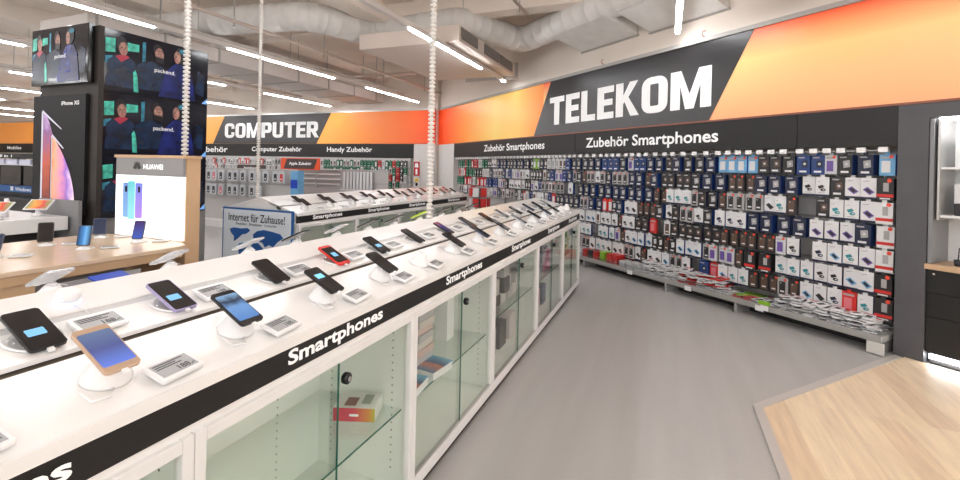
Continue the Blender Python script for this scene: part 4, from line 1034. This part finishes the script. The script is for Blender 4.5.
# slatwall gondola to the right with pale tubes
t = gondola('pale slatted gondola holding long white packs', -9.7, -6.53, 9.9, 1.45, 4)
for r in range(4):
    MB().box(.05, 1.72, -.12, -.022, 1.42 - r*.13, 1.45 - r*.13).build('slat_shelf', whitem, t)
for i in range(9):
    boxthing('long_pack', 'long white pack, %s from left on the pale slatted gondola' % ORD[i], 'pack', (-7.8 + i*.104, 9.82, .93), 0, .075, .05, .46, [pc['wh'], pc['gy']], [0, 1, 0, 0, 1, 0], 'long white packs on the pale gondola')
sh = MB().box(1.8, 2.85, -.14, -.022, .905, .929).build('pack_shelf', whitem, t)
# left: shelf with 'all in 1' header, televisions' dark zone and Windows band
t = thing('product_gondola', 'dark shelf unit with all in 1 header and blue band at the left', 'shelf unit', (-11.9, 4.6, 0), 0)
MB().box(0, 3.0, 0, .5, 0, 1.42).build('carcass', mat('gondola dark', (66, 64, 66), .5), t)
hd = MB().box(0, 3.0, -.05, .5, 1.54, 1.63).build('header', black, t)
text('all in 1', .35, .85, 1.56, 1.61, -.053, lettr, hd, .02)
MB().box(0, 3.0, -.12, .5, 1.42, 1.435).build('shelf', whitem, t)
for xx in (0.0, 2.96): MB().box(xx, xx + .04, .3, .5, 1.435, 1.54).build('upright', steel, t)
bb = MB().box(0, 3.0, -.10, -.001, .94, 1.06).build('blue_band', mat('blue band', (30, 98, 170), .4), t)
text('Windows', 1.1, 1.6, .965, 1.03, -.103, lettr, bb, .01)
lg = MB()
for a in (0, 1):
    for b in (0, 1): lg.box(.95 + a*.045, .99 + a*.045, -.104, -.1005, .965 + b*.038, .998 + b*.038)
lg.build('window_mark', lettr, bb)
MB().box(0, 3.0, -.35, -.001, .84, .87).build('desk_shelf', mat('desk dark', (60, 58, 60), .5), t)
for i in range(4):
    boxthing('monitor', 'dark monitor, %s from the left on the all in 1 shelf unit' % ORD[i], 'monitor', (-11.55 + i*.75, 4.46, 1.075), 0, .66, .06, .33, [mat('monitor dark', (44, 44, 46), .2)], [0]*6, 'monitors on the left shelf unit')
for i in range(6):
    boxthing('product_box', 'pale carton, %s from the left on the all in 1 top shelf' % ORD[i], 'box', (-11.6 + i*.45, 4.68, 1.436), 0, .36, .2, .09, [mat('pale lilac', (214, 216, 236), .4)], [0]*6, 'cartons on the all in 1 shelf')
# fire extinguisher sign
t = thing('fire_sign', 'red fire extinguisher sign on the white wall corner', 'sign', (-6.74, 11.53, 1.30), 0)
MB().box(0, .18, 0, .015, 0, .40).build('plate', mat('fire red', (200, 24, 28), .4), t)
MB().prism([(.03, .24), (.15, .24), (.13, .36), (.05, .36)], 'y', -.003, 0).build('flame_symbol', lettr, t)
MB().prism([(.06, .04), (.12, .04), (.12, .18), (.10, .20), (.08, .20), (.06, .18)], 'y', -.003, 0).build('bottle_symbol', lettr, t)
t = thing('wall_notice', 'small yellow and black notice under the red fire sign', 'sign', (-6.72, 11.53, .98), 0)
MB().box(0, .16, 0, .012, .0, .26).build('plate', whitep, t); MB().box(.02, .14, -.003, 0, .15, .24).build('yellow_field', mat('yellow', (240, 200, 60), .4), t); MB().box(.04, .12, -.003, 0, .03, .12).build('black_field', blackg, t)
# red-carded stand at the end of the far island
t = thing('spinner_stand', 'low stand hung with red and white packs at the far island end', 'rack', (-3.55, 8.75, 0), .2)
MB().lathe([(.25, 0), (.25, .03), (.03, .04), (.03, 1.15), (.01, 1.16)], 18).build('pole', steel, t)
for k in range(8):
    a = k * PI / 4
    for r in range(3):
        o = MB().box(-.06, .06, -.012, .012, 0, .17, fm=[0]*6).build('red_pack', [pc['rd'] if (k + r) % 3 else pc['wh']])
        o.location = (-3.55 + .2*math.cos(a), 8.75 + .2*math.sin(a), .98 - r*.21); o.rotation_euler = (0, 0, a + PI/2)
        tag(o, '%s pack on the low stand, %s tier, at its %s face' % ('red' if (k + r) % 3 else 'white', ['top', 'middle', 'bottom'][r], ORD[k]), 'package', 'packs on the low stand')
for r in range(3):
    MB().lathe([(.195, 0), (.19, .006)], 20, M=Matrix.Translation((0, 0, .985 + .17 - r*.21))).build('ring_shelf', steel, t)

# ------------------------------------------------------------------ ceiling: light tracks
LZ = 3.35
rowsx = [(3.35, -6, 3.6), (.09, -6, 6.45), (-3.15, -6, 9.0), (-6.45, -6, 11.2), (-9.6, -6, 11.45), (-12.8, -4, 11.45), (-16.0, -2, 11.45), (-19.2, 0, 11.4), (-22.4, 2, 11.4), (-25.6, 2, 11.4)]
lname = ['rightmost white light track near the wooden floor', 'white light track running straight ahead over the grey aisle', 'white light track meeting the orange sign above the front island', 'white light track crossing above the far island',
         'light track fifth from the right with lit tubes', 'light track sixth from the right with lit tubes', 'light track seventh from the right with lit tubes', 'light track eighth from the right with lit tubes', 'light track ninth from the right, far left', 'light track farthest left above the back wall']
for i, (x, y0, y1) in enumerate(rowsx):
    t = thing('light_track', lname[i], 'ceiling light', (x, 0, LZ), 0)
    MB().box(-.035, .035, y0, y1, .012, .075).build('track_housing', trackm, t)
    yy = -5.75 if i != 1 else -5.75 + 0
    st = [-5.65 + 3.62 * k for k in range(5)]
    off = [0, 0, 0, 0, 0, .0, .0, 0, 0, 0][i]
    for s0 in st:
        for k in (0, 1):
            a = s0 + k * 1.26; b = min(a + 1.22, y1 - .02)
            if a < y0 or b - a < .15: continue
            MB().box(-.024, .024, a, b, -.008, .011).build('tube', tubem, t)
    h = MB()
    k = y0 + .5
    while k < y1:
        MB().box(-.004, .004, k - .004, k + .004, .0755, (.089 if i == 2 and k > 5.5 else .15 if i == 1 and k > 5 else 1.0)).build('hanger', steel, t); k += 3.0
# ------------------------------------------------------------------ ceiling: beams, ducts, pipes
for i, x in enumerate((-1.7, -4.75, -8.0, -11.2, -14.4, -18)):
    o = MB().box(x - .2, x + .2, -7.9, 11.69 if x < -6.2 else (4.9 + (-x) * .84), 4.05, 4.349).build('trim_%d' % (i + 2), ceilb); tag(o, kind='structure')
for i, y in enumerate((3.2, 6.9, 10.6)):
    o = MB().box(-30.9, -6.3 if y > 9 else -1.0 if y > 5 else 2.0, y - .15, y + .15, 4.02, 4.349).build('trim_%d' % (i + 9), ceilb); tag(o, kind='structure')
def duct(label, pts, r, ribs=True):
    P = [Vector(p) for p in pts]
    t = thing('air_duct', label, 'air duct', tuple(P[0]), 0)
    Q = []
    for k in range(len(P)):
        if 0 < k < len(P) - 1:
            a = (P[k] + (P[k-1] - P[k]).normalized() * r * 1.3); b = (P[k] + (P[k+1] - P[k]).normalized() * r * 1.3)
            for u in range(6):
                w = u / 5; Q.append((1-w)**2 * a + 2*w*(1-w) * P[k] + w*w * b)
        else: Q.append(P[k])
    Q = [q - P[0] for q in Q]
    pts2 = []; rad = []
    for k in range(len(Q) - 1):
        d = Q[k+1] - Q[k]; L = d.length; n = max(1, int(L / .26)); dn = d.normalized()
        pts2.append(Q[k]); rad.append(r)
        for j in range(n):
            c = Q[k] + d * ((j + .5) / n)
            for o_, q_ in ((-.02, 0), (-.008, .007), (.008, .007), (.02, 0)): pts2.append(c + dn * o_); rad.append(r + q_)
    pts2.append(Q[-1]); rad.append(r)
    MB().tube(pts2, rad, 24).build('duct_body', ductm, t)
    for k in range(1, len(P), 2):
        c = P[k] - P[0]
        MB().tube([c + Vector((0, 0, r)), Vector((c.x, c.y, 4.35 - P[0].z))], .006, 6).build('hanger_rod', steel, t)
duct('fat silvery round air duct zigzagging along the ceiling', [(-10.6, 5.0, 3.93), (-5.35, 5.75, 3.93), (-4.95, 6.95, 3.93), (-3.1, 6.75, 3.93), W2(-5.35, -.5, 3.93), W2(-.8, -.5, 3.93), W2(1.5, -.5, 3.93)], .225)
# rectangular hoods against the bulkhead
t = thing('air_hood', 'box-shaped air hood with slanted sides left of the hanging tube light', 'air duct', WP, WA)
MB().prism([(-.62, 3.72), (.04, 3.56), (.04, 3.9), (-.3, 3.9)], 'x', -4.25, -3.04).build('hood_body', ductm, t)
MB().box(-4.27, -3.02, .015, .045, 3.54, 3.56).build('edge_frame', ductd, t)
t = thing('air_hood', 'large box-shaped air hood right of the hanging tube light', 'air duct', WP, WA)
MB().prism([(-.62, 3.70), (.04, 3.53), (.04, 3.9), (-.3, 3.9)], 'x', -2.8, -1.63).build('hood_body', ductm, t)
MB().box(-2.82, -1.61, .015, .045, 3.51, 3.53).build('edge_frame', ductd, t)
# air handling box with two grilles
t = thing('air_unit', 'large boxy air handling unit with two grilles under the ceiling', 'air unit', (-2.9, 6.2, 0), PI/2)
MB().box(0, 2.7, 0, 1.8, 3.44, 3.69).build('casing', mat('unit casing', (222, 208, 198), .6), t, .01)
for a, b in ((.05, .7), (1.0, 1.75), (1.8, 2.5)):
    g = MB().box(a, b, -.012, -.001, 3.49, 3.66).build('grille', grille, t)
    sl = MB()
    for k in range(7): sl.box(a + .01, b - .01, -.018, -.0122, 3.505 + k*.022, 3.511 + k*.022)
    sl.build('louvres', ductd, g)
MB().box(2.71, 2.74, -.05, 1.1, 3.38, 3.72).build('end_frame', ductd, t)
# long low rectangular duct
t = thing('flat_duct', 'long flat rectangular duct running towards the back wall', 'air duct', (-8.3, 4.0, 0), 0)
MB().box(-.7, .5, 0, 7.5, 3.43, 3.67).build('duct_body', mat('flat duct', (208, 200, 194), .6), t)
for k in range(8): MB().box(-.72, .52, k*1.0 + .1, k*1.0 + .13, 3.41, 3.69).build('flange', ductd, t)
for k in range(4):
    MB().box(-.715, -.705, 1 + k*2, 1.02 + k*2, 3.67, 4.35).build('hanger_rod', steel, t); MB().box(.525, .535, 1 + k*2, 1.02 + k*2, 3.67, 4.35).build('hanger_rod', steel, t)
# pipes and cable trays
for i, (a, b, z, r, lb) in enumerate((((-5.9, 2.0), (-5.9, 11.5), 3.62, .028, 'thin pale pipe running beside the far island light track'), ((-2.1, 3.0), (-2.1, 7.0), 4.0, .025, 'thin pale pipe above the front island'),
                                      ((-11.0, 3.0), (-11.0, 11.6), 3.75, .03, 'thin pale pipe left of the flat duct'), ((-16, 9.2), (-5.4, 9.2), 3.72, .03, 'thin pale pipe crossing in front of the back wall sign'))):
    o = thing('sprinkler_pipe', lb, 'pipe', (a[0], a[1], z), 0)
    dx, dy = b[0] - a[0], b[1] - a[1]
    MB().tube([(0, 0, 0), (dx, dy, 0)], r, 10).build('pipe', mat('pipe pale', (206, 190, 180), .5), o)
    for k in range(5):
        u = (k + .5) / 5
        MB().tube([(dx*u, dy*u, r*.8), (dx*u, dy*u, 4.35 - z)], .008, 6).build('hanger_rod', steel, o)
        MB().lathe([(.006, -.09), (.02, -.085), (.006, -.08), (.006, -.02)], 10, M=Matrix.Translation((dx*u + .0, dy*u + .0, 0))).build('sprinkler', chrome, o)
for i, (x, y0, y1) in enumerate(((-7.15, 2.5, 11.4), (-13.9, 3, 11.4))):
    t = thing('cable_tray', ['perforated cable tray above the far island', 'perforated cable tray at the far left ceiling'][i], 'cable tray', (x, y0, 3.60), 0)
    mb = MB(); mb.box(-.12, .12, 0, y1 - y0, 0, .008); mb.box(-.12, -.113, 0, y1 - y0, .008, .06); mb.box(.113, .12, 0, y1 - y0, .008, .06); mb.build('tray', mat('tray', (180, 172, 164), .5), t)
    k = .5
    while k < y1 - y0:
        MB().box(-.13, .13, k, k + .03, -.02, -.001).build('bracket', ductd, t); MB().box(-.004, .004, k + .01, k + .02, .0081, .75).build('hanger_rod', steel, t); k += 2.2
# round ceiling diffuser
t = thing('ceiling_diffuser', 'round slatted air diffuser at the top right of the photo', 'air vent', (0.98, 5.13, 3.34), 0)
MB().lathe([(.02, .0), (.28, -.01), (.30, 0), (.30, .05), (.20, .2)], 32).build('disc', mat('diffuser', (205, 200, 196), .5), t)
bl = MB()
for k in range(24):
    a = k * PI / 12; bl.box(.08, .26, -.004, .004, -.022, -.0105, M=Matrix.Rotation(a, 4, 'Z'))
bl.build('vanes', ductd, t)
MB().tube([(0, 0, .2), (0, 0, 1.01)], .12, 16).build('neck', ductm, t)
# wall sprinklers above the sign
for i, s_ in enumerate((3.75, 1.95)):
    o = thing('wall_hook', ['small hook on the left above the slanted wall sign frame', 'small hook on the right above the slanted wall sign frame'][i], 'hook', W2(-s_, 0.045, 3.26), WA)
    MB().tube([(0, 0, 0), (0, -.05, .02), (.02, -.06, .06), (.05, -.05, .06)], .008, 8).build('hook_body', mat('hook paint', (200, 150, 140), .5), o)

# ------------------------------------------------------------------ world, camera, colour
w = bpy.data.worlds.new('World'); bpy.context.scene.world = w; w.use_nodes = True
bg = w.node_tree.nodes['Background']; bg.inputs['Color'].default_value = (1, .99, .98, 1); bg.inputs['Strength'].default_value = 1.6  # added white fill light, entering through the open back of the room
cam = bpy.data.cameras.new('Camera'); co = bpy.data.objects.new('Camera', cam); C.objects.link(co)
T = math.atan(187 / 460)
co.matrix_world = Matrix.Translation((0, 0, 1.55)) @ Matrix.Rotation(T, 4, 'Z') @ Matrix.Rotation(PI/2, 4, 'X') @ Matrix.Rotation(math.radians(1.3), 4, 'Z')
cam.sensor_width = 36; cam.lens = 460 / 960 * 36; cam.shift_y = (168.5 - 240) / 960; cam.clip_start = .05; cam.clip_end = 200
sc = bpy.context.scene; sc.camera = co
sc.view_settings.view_transform = 'Standard'; sc.view_settings.look = 'None'; sc.view_settings.gamma = 1; sc.view_settings.exposure = 0.38
sc.view_settings.use_curve_mapping = False
# unused originals must not stay at the origin
for d in (protos, P_ST, P_TAG):
    for k, o in d.items():
        if k not in used:
            for ch in kids(o):
                for g in kids(ch): bpy.data.objects.remove(g)
                bpy.data.objects.remove(ch)
            bpy.data.objects.remove(o)
